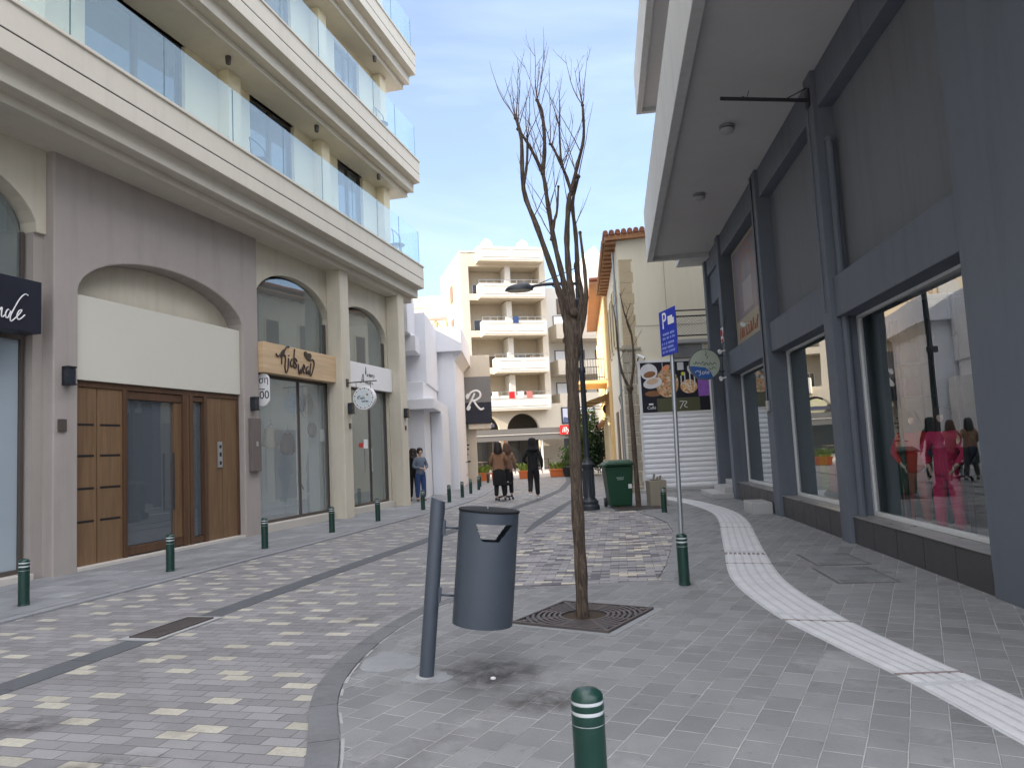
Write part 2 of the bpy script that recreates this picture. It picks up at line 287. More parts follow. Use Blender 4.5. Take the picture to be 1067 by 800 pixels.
class MB:
    def __init__(s): s.v = []; s.f = []; s.sm = []
    def add(s, vs, fs, smooth=False):
        k = len(s.v); s.v += [Vector(v) for v in vs]; s.f += [tuple(i+k for i in f) for f in fs]; s.sm += [smooth]*len(fs); return s
    def box(s, fr, u0, u1, o0, o1, z0, z1):
        c = [fr(u, o, z) for z in (z0, z1) for o in (o0, o1) for u in (u0, u1)]
        return s.add(c, [(0, 1, 3, 2), (4, 6, 7, 5), (0, 4, 5, 1), (2, 3, 7, 6), (0, 2, 6, 4), (1, 5, 7, 3)])
    def prism(s, fr, pts, o0, o1):
        n = len(pts); vs = [fr(u, o0, z) for u, z in pts]+[fr(u, o1, z) for u, z in pts]
        return s.add(vs, [tuple(range(n)), tuple(range(2*n-1, n-1, -1))]+[(i, (i+1) % n, n+(i+1) % n, n+i) for i in range(n)])
    def profile(s, fr, pts, u0, u1):
        """pts (o, z) extruded along u"""
        n = len(pts); vs = [fr(u0, o, z) for o, z in pts]+[fr(u1, o, z) for o, z in pts]
        return s.add(vs, [tuple(range(n)), tuple(range(2*n-1, n-1, -1))]+[(i, (i+1) % n, n+(i+1) % n, n+i) for i in range(n)])
    def slab(s, pts, z0, z1):
        n = len(pts); vs = [(x, y, z0) for x, y in pts]+[(x, y, z1) for x, y in pts]
        return s.add(vs, [tuple(range(n)), tuple(range(2*n-1, n-1, -1))]+[(i, (i+1) % n, n+(i+1) % n, n+i) for i in range(n)])
    def tube(s, pts, rad, n=8, cap=True):
        pts = [Vector(p) for p in pts]; rad = rad if isinstance(rad, (list, tuple)) else [rad]*len(pts)
        vs = []; prev = None
        for i, p in enumerate(pts):
            t = (pts[min(i+1, len(pts)-1)]-pts[max(i-1, 0)]).normalized()
            a = prev if prev is not None else (Vector((1, 0, 0)) if abs(t.x) < .8 else Vector((0, 1, 0)))
            a = (a-t*a.dot(t)).normalized(); b = t.cross(a); prev = a
            for k in range(n):
                th = 2*math.pi*k/n; vs.append(p+(a*math.cos(th)+b*math.sin(th))*rad[i])
        fs = [(i*n+k, i*n+(k+1) % n, (i+1)*n+(k+1) % n, (i+1)*n+k) for i in range(len(pts)-1) for k in range(n)]
        if cap: fs += [tuple(range(n))[::-1], tuple((len(pts)-1)*n+k for k in range(n))]
        return s.add(vs, fs, True)
    def lathe(s, c, prof, n=24, sx=1., sy=1., rot=0.):
        c = Vector(c); vs = []
        for r, z in prof:
            for k in range(n):
                th = 2*math.pi*k/n; x, y = r*sx*math.cos(th), r*sy*math.sin(th)
                vs.append(c+Vector((x*math.cos(rot)-y*math.sin(rot), x*math.sin(rot)+y*math.cos(rot), z)))
        fs = [(i*n+k, i*n+(k+1) % n, (i+1)*n+(k+1) % n, (i+1)*n+k) for i in range(len(prof)-1) for k in range(n)]
        fs += [tuple(range(n))[::-1], tuple((len(prof)-1)*n+k for k in range(n))]
        return s.add(vs, fs, True)
    def ball(s, c, r, n=12, sz=1.):
        return s.lathe(c, [(r*math.sin(math.pi*max(.02, min(.98, i/8))), -r*sz*math.cos(math.pi*i/8)) for i in range(9)], n)
    def disc(s, c, ax, r, th, n=32):
        ax = Vector(ax).normalized(); return s.tube([Vector(c)-ax*th/2, Vector(c)+ax*th/2], r, n)
    def build(s, name, m, parent=None, bevel=0., o=None, keep=False):
        """link as one mesh; vertices stored relative to the parent's base (or to o)"""
        base = Vector(o) if o is not None else org(parent)
        me = bpy.data.meshes.new(name); me.from_pydata([v-base for v in s.v], [], s.f); me.polygons.foreach_set('use_smooth', s.sm)
        bm = bmesh.new(); bm.from_mesh(me); bmesh.ops.remove_doubles(bm, verts=bm.verts, dist=1e-5) if keep else None
        bmesh.ops.recalc_face_normals(bm, faces=bm.faces)
        if any(s.sm):
            for e in bm.edges:
                if len(e.link_faces) == 2 and e.calc_face_angle(0) > .6: e.smooth = False
        bm.to_mesh(me); bm.free(); me.materials.append(MT[m] if isinstance(m, str) else m)
        ob = bpy.data.objects.new(name, me); COL.objects.link(ob)
        if parent is not None: ob.parent = parent
        if parent is None: ob.location = base
        elif o is not None: ob.location = base-org(parent)
        ORG[ob.name] = base
        if bevel:
            b = ob.modifiers.new('bevel', 'BEVEL'); b.width = bevel; b.segments = 2; b.limit_method = 'ANGLE'; b.angle_limit = R(40); b.harden_normals = False
        return ob

def tag(o, label=None, cat=None, group=None, kind=None):
    if label: o['label'] = label
    if cat: o['category'] = cat
    if group: o['group'] = group
    if kind: o['kind'] = kind
    return o
def thing(name, loc, label, cat, group=None):
    o = bpy.data.objects.new(name, None); COL.objects.link(o); o.location = Vector(loc); ORG[o.name] = Vector(loc); o.empty_display_size = .2
    return tag(o, label, cat, group)
def copy_tree(o, parent=None):
    c = o.copy(); COL.objects.link(c); c.parent = parent; ORG[c.name] = Vector((0, 0, 0))
    for ch in [x for x in bpy.data.objects if x.parent == o]: copy_tree(ch, c)
    return c
def arc(uc, r, zs, rise, n=20, a0=0., a1=math.pi):
    """arch points from the right springing over the crown to the left springing"""
    return [(uc+r*math.cos(a0+(a1-a0)*i/n), zs+rise*math.sin(a0+(a1-a0)*i/n)) for i in range(n+1)]
def smooth_line(pts, k=4):
    P = [Vector(p) for p in pts]; out = []
    if len(P) < 3: return P
    for i in range(len(P)-1):
        a, b, c, d = P[max(i-1, 0)], P[i], P[i+1], P[min(i+2, len(P)-1)]
        for j in range(k):
            t = j/k; out.append(.5*((2*b)+(c-a)*t+(2*a-5*b+4*c-d)*t*t+(3*b-a-3*c+d)*t*t*t))
    return out+[P[-1]]
def strokes(fr, lines, off, rad, name, m, parent, flat=.5):
    b = MB()
    for ln in lines:
        pts = smooth_line([fr(u, off, z) for u, z in ln])
        b.tube(pts, rad, 6)
    return b.build(name, m, parent)
def text(fr, body, u, z, o, size, name, m, parent, depth=.006, mirror=False, shear=0., align='CENTER', sx=1.):
    c = bpy.data.curves.new('tmp', 'FONT'); c.body = body; c.size = size; c.align_x = align; c.align_y = 'CENTER'; c.extrude = depth; c.shear = shear
    t = bpy.data.objects.new('tmp', c); COL.objects.link(t)
    bpy.context.view_layer.update()
    me = bpy.data.meshes.new_from_object(t.evaluated_get(bpy.context.evaluated_depsgraph_get()))
    bpy.data.objects.remove(t); b = MB(); s = -1 if mirror else 1
    b.add([fr(u+s*v.co.x*sx, o+v.co.z, z+v.co.y) for v in me.vertices], [tuple(p.vertices) for p in me.polygons])
    bpy.data.meshes.remove(me); return b.build(name, m, parent)

LW = Fr((-6.70, 10.6), R(15.2), 1)         # shop fronts of the cream apartment building
_p = LW(13.12, 0, 0); _d = Vector((math.sin(R(13.3)), math.cos(R(13.3)), 0))
LS = Fr((_p-_d*13.12).to_2d(), R(13.3), 1)  # balcony edges: not quite parallel to the shop fronts
RW = Fr((4.53, 10.56), R(6.3), -1)         # grey commercial building
# ------------------------------------------------------------------ ground
def sheet(name, pts, z0, z1, m, kind='structure'):
    return tag(MB().slab(pts, z0, z1).build(name, m), None, None, None, kind)
MT['road'] = pavers('street_pavers', R(15.2), .225, .1125, ((.20, .198, .205), (.25, .246, .25)), (.13, .128, .13), .003, (.42, .40, .335), 'lattice', None, .2, 0.)
MT['bay'] = pavers('bay_pavers', R(8), .21, .105, ((.24, .235, .24), (.33, .32, .325)), (.13, .12, .12), .004, (.58, .53, .42), 'random', ((.13, .125, .145), .80), .16, 0.)
MT['tiles'] = pavers('grey_paving_tiles', R(118.6), .235, .18, ((.176, .180, .184), (.222, .226, .230)), (.47, .47, .465), .0042, None, None, None, .30, .34, .5, vary=.06)
MT['tiles2'] = pavers('far_paving_tiles', R(6.3), .25, .25, ((.15, .155, .162), (.19, .195, .20)), (.30, .305, .31), .0035, None, None, None, .22, .25, .5)
MT['leftwalk'] = pavers('pavement_slabs', R(15.2), .40, .40, ((.21, .218, .228), (.25, .257, .266)), (.15, .155, .16), .003, None, None, None, .26, .55, .5)
tag(MB().slab([(-150, -60), (150, -60), (150, 250), (-150, 250)], -.4, 0).build('ground', mat('earth_ground', (.2, .19, .18), .9, .15, .3)), None, None, None, 'structure')
# carriageway between the two pavements, running on to the crossing street
sheet('street_paving', [(-14, -14), (8, -14), (8, 60), (-6, 62), (-14, 30)], 0, .004, 'road')
sheet('crossing_road', [(-60, 42.5), (60, 36), (60, 48), (-60, 55)], .001, .010, mat('asphalt', (.30, .28, .25), .9, .1, 1., .4, 80))
# pavement along the shop fronts
ed = [(-9.8, -9.0), (-7.35, 0.0), (-5.85, 6.2), (-5.35, 8.1), (-4.72, 10.3), (-4.02, 12.85), (-3.36, 15.4), (-2.75, 17.75), (-2.1, 20.3), (-1.62, 22.7), (-1.3, 25.5), (-1.1, 29), (-.95, 34), (-.95, 39)]
sheet('pavement_slabs', [(-16, -9), *ed, (-8, 39)], .004, .028, 'leftwalk')
kb = MB()
for (a, b) in zip(ed, ed[1:]):
    d = (Vector(b)-Vector(a)); n = Vector((d.y, -d.x)).normalized()*.16; L_ = d.length; k = max(1, int(L_/.9))
    for i in range(k):
        p, q = Vector(a)+d*(i/k), Vector(a)+d*((i+.985)/k)
        kb.slab([tuple(p+n*.03), tuple(q+n*.03), tuple(q+n), tuple(p+n)], .003, .024)
tag(kb.build('kerb_strip', mat('pale_kerb', (.24, .245, .26), .8, .2, 3, .3, 60)), None, None, None, 'structure')
# dark drainage channel with a grating
ch = [(-8.6, -8), (-5.05, 1.3), (-3.70, 5.38), (-3.33, 6.75), (-2.62, 9.6), (-1.62, 13.25), (-.95, 16.0), (-.2, 19.0), (.7, 22.5), (1.6, 27), (2.3, 33), (2.9, 42)]
cb = MB()
for (a, b) in zip(ch, ch[1:]):
    d = Vector(b)-Vector(a); n = Vector((d.y, -d.x)).normalized()*.13; k = max(1, int(d.length/.5))
    for i in range(k):
        p, q = Vector(a)+d*(i/k), Vector(a)+d*((i+.99)/k); cb.slab([tuple(p-n), tuple(q-n), tuple(q+n), tuple(p+n)], .004, .009)
tag(cb.build('drainage_channel', 'chan'), None, None, None, 'structure')
ch2 = [(.2, 13.6), (.42, 15.4), (.75, 17.2), (1.2, 19.4), (1.7, 21.7)]
cb = MB()
for (a, b) in zip(ch2, ch2[1:]):
    d = Vector(b)-Vector(a); n = Vector((d.y, -d.x)).normalized()*.12; k = max(1, int(d.length/.5))
    for i in range(k):
        p, q = Vector(a)+d*(i/k), Vector(a)+d*((i+.99)/k); cb.slab([tuple(p-n), tuple(q-n), tuple(q+n), tuple(p+n)], .004, .010)
tag(cb.build('bay_channel', 'chan'), None, None, None, 'structure')

# grating lies above its mortar bed
def gully2():
    c = (-3.27, 7.10); az = R(15.2); fr = Fr(c, az); t = thing('drain_grating', (c[0], c[1], 0), 'rectangular cast iron drain grating set in the dark channel of the street', 'drain')
    MB().box(fr, -.46, .46, -.21, .21, .009, .012).build('mortar_bed', 'mortar', t)
    MB().box(fr, -.38, .38, -.15, .15, .012, .0135).build('pit', 'slot', t)
    b = MB(); [b.box(fr, *x) for x in ((-.38, .38, -.15, -.13, .0137, .026), (-.38, .38, .13, .15, .0137, .026), (-.38, -.36, -.129, .129, .0137, .0255), (.36, .38, -.129, .129, .0137, .0255))]
    b.build('frame', 'iron', t); b = MB()
    for i in range(17):
        u = -.34+.68*i/16; b.box(fr, u-.010, u+.010, -.128, .128, .0137, .024)
    b.build('grate', 'iron', t)
gully2()

# paved bulge and pavement in front of the grey building; its kerb follows a curve
kerb_out = [(-.55, .6), (-.86, 2.2), (-1.11, 3.79), (-1.32, 4.64), (-1.39, 5.21), (-1.36, 5.92), (-1.23, 6.67), (-1.02, 7.35), (-.72, 7.85), (-.35, 8.14), (.1, 8.28)]
ko = [tuple(v) for v in smooth_line([(*p, 0) for p in kerb_out], 4)]; ko = [(p[0], p[1]) for p in ko]
kerb_w = .17
def inset(P, w):
    out = []
    for i, p in enumerate(P):
        a, b = Vector(P[max(i-1, 0)]), Vector(P[min(i+1, len(P)-1)]); d = (b-a).normalized(); out.append((p[0]+d.y*w, p[1]-d.x*w))
    return out
ki = inset(ko, kerb_w); ZP = .018
bay_r = [(1.46, 8.14), (1.78, 9.3), (2.17, 10.86), (2.54, 12.56), (2.74, 14.07), (2.72, 15.1), (2.6, 16.3)]
sheet('paved_corner', [(-.2, -6), *ki, (1.46, 8.28), (1.62, 8.14), *[(x+.16, y) for x, y in bay_r[1:]], (2.76, 17.2), (.95, 17.5), (1.35, 19.7), (3.9, 22.6), (7.5, 25), (12, 25), (12, -6)], .004, ZP, 'tiles')
b = MB()
for i in range(0, len(ko)-1):
    f = .004 if i % 3 else .05
    p, q, r, s_ = Vector(ko[i]), Vector(ko[i+1]), Vector(ki[i+1]), Vector(ki[i])
    p2 = p.lerp(q, f); s2 = s_.lerp(r, f); g_ = .006
    b.slab([tuple(p2), tuple(q), tuple(r.lerp(q, g_/kerb_w)), tuple(s2.lerp(p2, g_/kerb_w))], .003, ZP+.002)
tag(b.build('curved_kerb', 'kerb'), None, None, None, 'structure')
b = MB()   # mortar seam behind the kerb and loose mortar patches
pts = inset(ko, kerb_w+.012)
for i in range(2, len(pts)-2):
    if random.random() < .6:
        p, q = Vector(pts[i]), Vector(pts[i+1]); d = (q-p).normalized(); n = Vector((d.y, -d.x))*.010*random.uniform(.5, 1.4)
        b.slab([tuple(p-n), tuple(q-n), tuple(q+n), tuple(p+n)], ZP-.002, ZP+.0035)
tag(b.build('mortar_seam', 'mortar'), None, None, None, 'structure')
def blob(cx, cy, rx, ry, z, m, name, seed, rot=0.):
    rr = random.Random(seed); n = 28; ph = [rr.uniform(0, 6.28) for _ in range(4)]; P = []
    for i in range(n):
        a = 2*math.pi*i/n; k = 1+.13*math.sin(2*a+ph[0])+.10*math.sin(3*a+ph[1])+.06*math.sin(7*a+ph[2]); x, y = rx*k*math.cos(a), ry*k*math.sin(a)
        P.append((cx+x*math.cos(rot)-y*math.sin(rot), cy+x*math.sin(rot)+y*math.cos(rot)))
    return tag(MB().slab(P, z-.006, z).build(name, m), None, None, None, 'structure')
MT['patch'] = mat('cement_patch', (.25, .26, .268), .9, .25, 9, .4, 60)
MT['stainm'] = mat('rust_stain', (.085, .075, .068), .8, .4, 14, .2, 60)
blob(-.98, 5.55, .19, .30, ZP+.003, 'patch', 'cement_patch', 3, .3)
blob(-.66, 5.12, .17, .13, ZP+.004, 'patch', 'cement_patch', 5, .3)
MT['wet'] = mat('old_stain', (.075, .068, .06), .7, .5, 16, .2, 60)
def stain(name, cx, cy, rx, ry, seed, col, rot=0., z=ZP+.0012):
    t_ = NT(name+'_film'); t_.n.remove(t_.b); tr = t_.n.new('ShaderNodeBsdfTransparent'); df = t_.n.new('ShaderNodeBsdfDiffuse'); df.inputs[0].default_value = (*col, 1); mx = t_.n.new('ShaderNodeMixShader')
    ln = t_.n.new('ShaderNodeVectorMath'); ln.operation = 'LENGTH'; mp_ = t_.n.new('ShaderNodeMapping'); mp_.inputs['Scale'].default_value = (1/rx, 1/ry, 1); t_.l.new(t_.c.outputs['Object'], mp_.inputs[0]); t_.l.new(mp_.outputs[0], ln.inputs[0])
    f = t_.M('MULTIPLY', t_.mapr(ln.outputs['Value'], .25, 1., 1., 0., True), t_.mapr(t_.noise(5., 6, .65, None, .4), .36, .64)); t_.l.new(t_.M('MULTIPLY', f, .26), mx.inputs[0]); t_.l.new(tr.outputs[0], mx.inputs[1]); t_.l.new(df.outputs[0], mx.inputs[2]); t_.l.new(mx.outputs[0], t_.n['Material Output'].inputs[0])
    ob = MB().slab([(cx-rx, cy-ry), (cx+rx, cy-ry), (cx+rx, cy+ry), (cx-rx, cy+ry)], z-.0008, z).build(name, t_.m, None, o=(cx, cy, 0)); ob.rotation_euler.z = rot; return tag(ob, None, None, None, 'structure')
stain('dirt_stain', -.28, 5.15, .55, .50, 1, (.055, .047, .040), .2)
stain('dirt_stain', .10, 4.55, .35, .30, 2, (.07, .055, .045), .5)
stain('dust_stain', .95, 6.7, .55, .45, 3, (.45, .45, .44), .3)
stain('dust_stain', -.35, 7.55, .55, .35, 4, (.48, .48, .47), .7)
stain('dust_stain', -.72, 5.05, .28, .22, 9, (.42, .42, .40), .7)
stain('dirt_stain', -2.2, 3.9, .40, .22, 5, (.06, .055, .05), .3, .0056)
stain('dirt_stain', -3.0, 4.6, .35, .2, 6, (.06, .055, .05), .3, .0056)
stain('dust_stain', 3.9, 7.0, .45, 1.6, 7, (.42, .43, .43), -.1)
stain('dust_stain', 2.0, 7.9, .45, .30, 8, (.45, .45, .45), 0.)
# parking bay
sheet('parking_bay', [(-.55, 8.18), (.1, 8.32), (1.46, 8.24), *bay_r[1:], (2.62, 17.0), (.95, 17.35), (.15, 13.6), (-.3, 11.3), (-.55, 9.5)], .003, .013, 'bay')
b = MB()
for (a, c) in zip(bay_r, bay_r[1:]):
    a, c = Vector(a), Vector(c); n = Vector((.17, 0)); k = max(1, int((c-a).length/.5))
    for i in range(k):
        p, q = a.lerp(c, i/k), a.lerp(c, (i+.97)/k); b.slab([tuple(p+Vector((.02, 0))), tuple(q+Vector((.02, 0))), tuple(q+n), tuple(p+n)], .004, ZP+.004)
b.slab([(.98, 17.40), (2.74, 17.05), (2.76, 17.25), (1.0, 17.60)], .004, ZP+.003)
tag(b.build('bay_kerb', mat('bay_kerb', (.23, .235, .24), .85, .2, 4, .4, 50)), None, None, None, 'structure')
# tactile guidance strip: ribbed pale tiles in a sweeping curve
so = [(2.32, 2.2), (2.29, 3.61), (2.26, 4.53), (2.17, 5.4), (2.10, 6.49), (2.23, 8.08), (2.73, 10.14), (3.2, 12.0), (3.62, 13.66), (3.95, 15.4), (4.05, 17.2), (3.95, 19.0), (3.6, 20.6)]
si = [(2.72, 2.2), (2.67, 3.61), (2.63, 4.53), (2.58, 5.3), (2.56, 6.3), (2.70, 7.9), (3.16, 9.9), (3.62, 11.7), (4.05, 13.4), (4.38, 15.2), (4.48, 17.1), (4.38, 19.1), (4.03, 20.8)]
si = [(x+.03, y) for x, y in si]
so = [Vector((p.x, p.y)) for p in smooth_line([(*p, 0) for p in so], 12)]; si = [Vector((p.x, p.y)) for p in smooth_line([(*p, 0) for p in si], 12)]
MT['tact'] = mat('tactile_white', (.56, .565, .58), .8, .2, 5, .3, 80)
b = MB(); ribs = MB(); gaps = MB()
P = [tuple(p) for p in so]+[tuple(p) for p in reversed(si)]
sb = MB().slab(P, ZP-.002, ZP+.003)
for k in range(5):
    f0, f1 = .05+k*.19, .05+k*.19+.13
    for i in range(len(so)-1):
        if i % 24 == 23: continue
        ribs.slab([tuple(so[i].lerp(si[i], f0)), tuple(so[i+1].lerp(si[i+1], f0)), tuple(so[i+1].lerp(si[i+1], f1)), tuple(so[i].lerp(si[i], f1))], ZP+.003, ZP+.007)
ts = tag(sb.build('tactile_strip', mat('tactile_base', (.47, .48, .50), .8, .16, 5, .3, 80)), None, None, None, 'structure')
r_ = ribs.build('ribs', 'tact', ts); r_['kind'] = 'stuff'
b = MB()
for j in (26, 45, 66, 90): b.slab([tuple(so[j]), tuple(so[j]+Vector((0, .035))), tuple(si[j]+Vector((0, .03))), tuple(si[j])], ZP+.0035, ZP+.0075)
for x in (0,):
    for i in range(9): b.slab([tuple(so[70].lerp(si[70], i/9)), tuple(so[71].lerp(si[71], i/9)), tuple(so[71].lerp(si[71], (i+.6)/9)), tuple(so[70].lerp(si[70], (i+.6)/9))], ZP+.0035, ZP+.0078)
b.build('seam', mat('seam_brown', (.23, .19, .18), .9, .2), ts)
# inspection covers in the paving
def cover(u0, u1, o0, o1, label):
    fr = RW; t = thing('inspection_cover', fr((u0+u1)/2, (o0+o1)/2, 0), label, 'manhole cover', 'paved inspection covers by the grey building')
    b = MB(); w = .018
    for x in ((u0, u1, o0, o0+w), (u0, u1, o1-w, o1), (u0, u0+w, o0+w, o1-w), (u1-w, u1, o0+w, o1-w)): b.box(fr, *x, ZP-.01, ZP+.002)
    b.build('frame', 'iron', t); MB().box(fr, u0+w+.004, u1-w-.004, o0+w+.004, o1-w-.004, ZP-.012, ZP+.0045).build('lid', 'tiles2', t)
cover(-2.05, -1.15, .35, .95, 'square paved inspection cover in the pavement, the one farther up the street')
cover(-3.15, -2.2, .45, 1.05, 'square paved inspection cover in the pavement, the one nearer the big shop window')
# ------------------------------------------------------------------ cream apartment building
A = thing('apartment_building', LW(5, 0, 0), 'cream apartment block with arched shop fronts and long glass balconies', 'building')
U0, U1 = -24., 12.32
def wallpoly(fr, u0, u1, z1, opening, o0, o1):
    """wall with one opening that reaches the ground: opening = (left, right, arch points right to left)"""
    l, r, ap = opening
    return [(u0, 0), (u0, z1), (u1, z1), (u1, 0), (r, 0), *ap, (l, 0)]
# tan block with the entrance arch
ap = arc(2.63, 2.05, 4.22, .78); ap = [(4.68, 4.22)]+ap[1:-1]+[(.58, 4.22)]
MB().prism(LW, wallpoly(LW, .15, 5.2, 6.35, (.58, 4.68, ap), -1, 0), -.5, 0).build('tan_wall', 'tan', A, .02)
MB().box(LW, .15, .45, -.9, -.501, 0, 6.35).build('tan_return', 'tan', A)
MB().box(LW, -.02, .149, -.9, -.2, 0, 5.1).build('tan_jamb', 'tan', A)
MB().box(LW, .59, 4.67, -.17, -.08, 2.90, 4.22).build('white_panel', 'white_panel', A, .006)
MB().prism(LW, [(.585, 4.22), (4.675, 4.22)]+[(u, z-.004) for u, z in ap[1:-1]], -.45, -.35).build('tympanum', 'beige', A)
# entrance door
D = thing('tmp', (0, 0, 0), 'x', 'x'); bpy.data.objects.remove(D)
dr = MB(); dr.box(LW, .6, 4.66, -.20, -.12, 2.80, 2.90)
for u in ((1.60, 1.68), (3.02, 3.12), (3.20, 3.28), (3.60, 3.68)): dr.box(LW, *u, -.205, -.11, .08, 2.80)
dr.box(LW, 4.60, 4.66, -.20, -.12, .08, 2.80); dr.box(LW, 1.681, 3.019, -.24, -.14, .10, .24); dr.box(LW, 1.681, 3.019, -.24, -.14, 2.66, 2.79); dr.box(LW, 3.281, 3.599, -.24, -.14, .10, .20); dr.box(LW, 3.281, 3.599, -.24, -.14, 2.70, 2.79)
door = dr.build('door', 'wood_dark', A, .005)
b = MB()
for u0, u1 in ((.60, 1.07), (1.085, 1.598)): b.box(LW, u0, u1, -.20, -.14, .08, 2.799)
for u0, u1 in ((3.682, 4.13), (4.14, 4.598)): b.box(LW, u0, u1, -.20, -.14, .08, 2.799)
b.box(LW, 3.122, 3.198, -.20, -.14, .08, 2.799); b.box(LW, 2.83, 3.018, -.22, -.16, .25, 2.655)
b.build('wood_panel', 'wood', door)
for z in (.72, 1.22, 1.72, 2.20):
    for x in ((.66, 1.02), (1.14, 1.55)): MB().box(LW, *x, -.15, -.138, z, z+.035).build('slot', 'slot', door)
MB().box(LW, 1.69, 2.828, -.215, -.205, .25, 2.655).build('glazing', 'glass_door', door); MB().box(LW, 3.285, 3.595, -.215, -.205, .21, 2.695).build('side_glazing', 'glass_door', door)
b = MB(); b.tube([LW(2.74, -.10, .75), LW(2.74, -.10, 1.75)], .018, 8); b.build('handle', 'black', door)
MB().box(LW, .585, 4.675, -.30, -.01, 0, .079).build('threshold', 'sill_beige', A, .01)
MB().box(LW, .5, 4.8, -1.6, -1.5, 0, 3).build('lobby_wall', 'tan', A)
MB().box(LW, 4.00, 4.12, -.139, -.115, 1.45, 1.95).build('intercom', 'alu', A)
b = MB(); b.box(LW, 4.03, 4.09, -.114, -.112, 1.82, 1.88); b.box(LW, 4.03, 4.09, -.114, -.112, 1.66, 1.74); b.box(LW, 4.03, 4.09, -.114, -.112, 1.5, 1.57); b.build('intercom_button', 'slot', A)
# arched shop front before the tan block
ap2 = arc(-2.35, 2.35, 5.02, 1.0); ap2 = [(-.02, 5.02)]+ap2[1:-1]+[(-4.7, 5.02)]
MB().prism(LW, [(-5.2, 0), (-5.2, 6.35), (.148, 6.35), (.148, 5.02), *ap2, (-4.7, 0)], -.45, -.14).build('beige_wall', 'beige', A, .01)
def shopfront(u0, u1, zs, rise, o, zsign0, zsign1, parent, gl, mull=(), sill=.2, inner=True, wallm='stonelook', fr=LW, door=None, arch=True, depth=2.2):
    """glazed shop front with frame, sill, fanlight and the room behind"""
    uc, r = (u0+u1)/2, (u1-u0)/2
    b = MB(); w = .05
    b.box(fr, u0, u0+w, o-.06, o+.03, sill, zs); b.box(fr, u1-w, u1, o-.06, o+.03, sill, zs); b.box(fr, u0+w, u1-w, o-.06, o+.03, sill, sill+.06)
    if arch: b.box(fr, u0+w, u1-w, o-.06, o+.03, zsign1-.02, zsign1+.05)
    b.box(fr, u0+w, u1-w, o-.06, o+.03, zsign0-.05, zsign0+.02)
    for u in mull: b.box(fr, u-.02, u+.02, o-.05, o+.02, sill+.061, zsign0-.051)
    win = b.build('shop_window', 'frame', parent, .004)
    edges = [u0+w]+sorted(mull)+[u1-w]
    for a, c in zip(edges, edges[1:]): MB().box(fr, a+.005, c-.005, o-.02, o-.012, sill+.062, zsign0-.052).build('pane', gl, win)
    if arch:
        P = [(u0+w, zsign1+.052), (u1-w, zsign1+.052)]+arc(uc, r-w, zs, rise-.03, 18)
        MB().prism(fr, P, o-.02, o-.012).build('fanlight', 'glass_g', win)
    MB().box(fr, u0-.02, u1+.02, o-.3, o+.22, 0, sill-.001).build('sill', 'sill_beige', parent, .01)
    if inner:
        b = MB(); z1 = zs+rise if arch else zsign0
        b.box(fr, u0-.3, u1+.3, o-depth-.1, o-depth, .0, z1); b.box(fr, u0-.4, u0-.3, o-depth, o-.31, 0, z1); b.box(fr, u1+.3, u1+.4, o-depth, o-.31, 0, z1)
        b.build('shop_interior', wallm, parent)
        MB().box(fr, u0-.29, u1+.29, o-depth, o-.31, sill-.1, sill-.01).build('shop_floor', 'shopfloor', parent)
        MB().box(fr, u0-.29, u1+.29, o-depth, o-.31, z1-.1, z1).build('shop_ceiling', 'shopwall', parent)
shopfront(-4.7, -.06, 5.02, 1.0, -.34, 3.48, 4.15, A, 'frost', (-3.1, -1.55), .12)
MB().box(LW, -24, -5.2, -.5, -.14, 0, 6.35).build('beige_side_wall', 'beige', A)
# bay of the wooden sign and bay of the white sign
apk = arc(6.83, 1.62, 4.92, .86); apk = [(8.38, 4.92)]+apk[1:-1]+[(5.21, 4.92)]
MB().prism(LW, [(5.201, 4.92), (5.201, 6.35), (8.55, 6.35), (8.55, 0), (8.38, 0), *apk], -.32, -.1).build('arch_wall', 'beige', A, .008)
apa = arc(10.33, 1.50, 4.87, .80); apa = [(11.82, 4.87)]+apa[1:-1]+[(8.84, 4.87)]
MB().prism(LW, [(8.56, 0), (8.56, 6.35), (12.25, 6.35), (12.25, 0), (11.82, 0), *apa, (8.84, 0)], -.32, -.1).build('arch_wall', 'beige', A, .008)
MB().box(LW, 8.31, 8.75, -.098, .3, 0, 6.35).build('pier', 'beige', A, .02); MB().box(LW, 11.86, 12.31, -.098, .3, 0, 6.35).build('pier', 'beige', A, .02)
shopfront(5.24, 8.36, 4.90, .84, -.2, 3.40, 4.06, A, 'glass', (7.05,), .2, depth=1.3)
shopfront(8.86, 11.80, 4.85, .78, -.2, 3.40, 4.06, A, 'glass_g', (10.75,), .2)
MB().box(LW, 12.2, 12.31, -9, -.33, 0, 21).build('end_wall', 'beige', A)
b = MB(); b.tube([LW(10.62, -.10, 1.1), LW(10.62, -.10, 1.75)], .016); b.build('door_handle', 'alu', A)
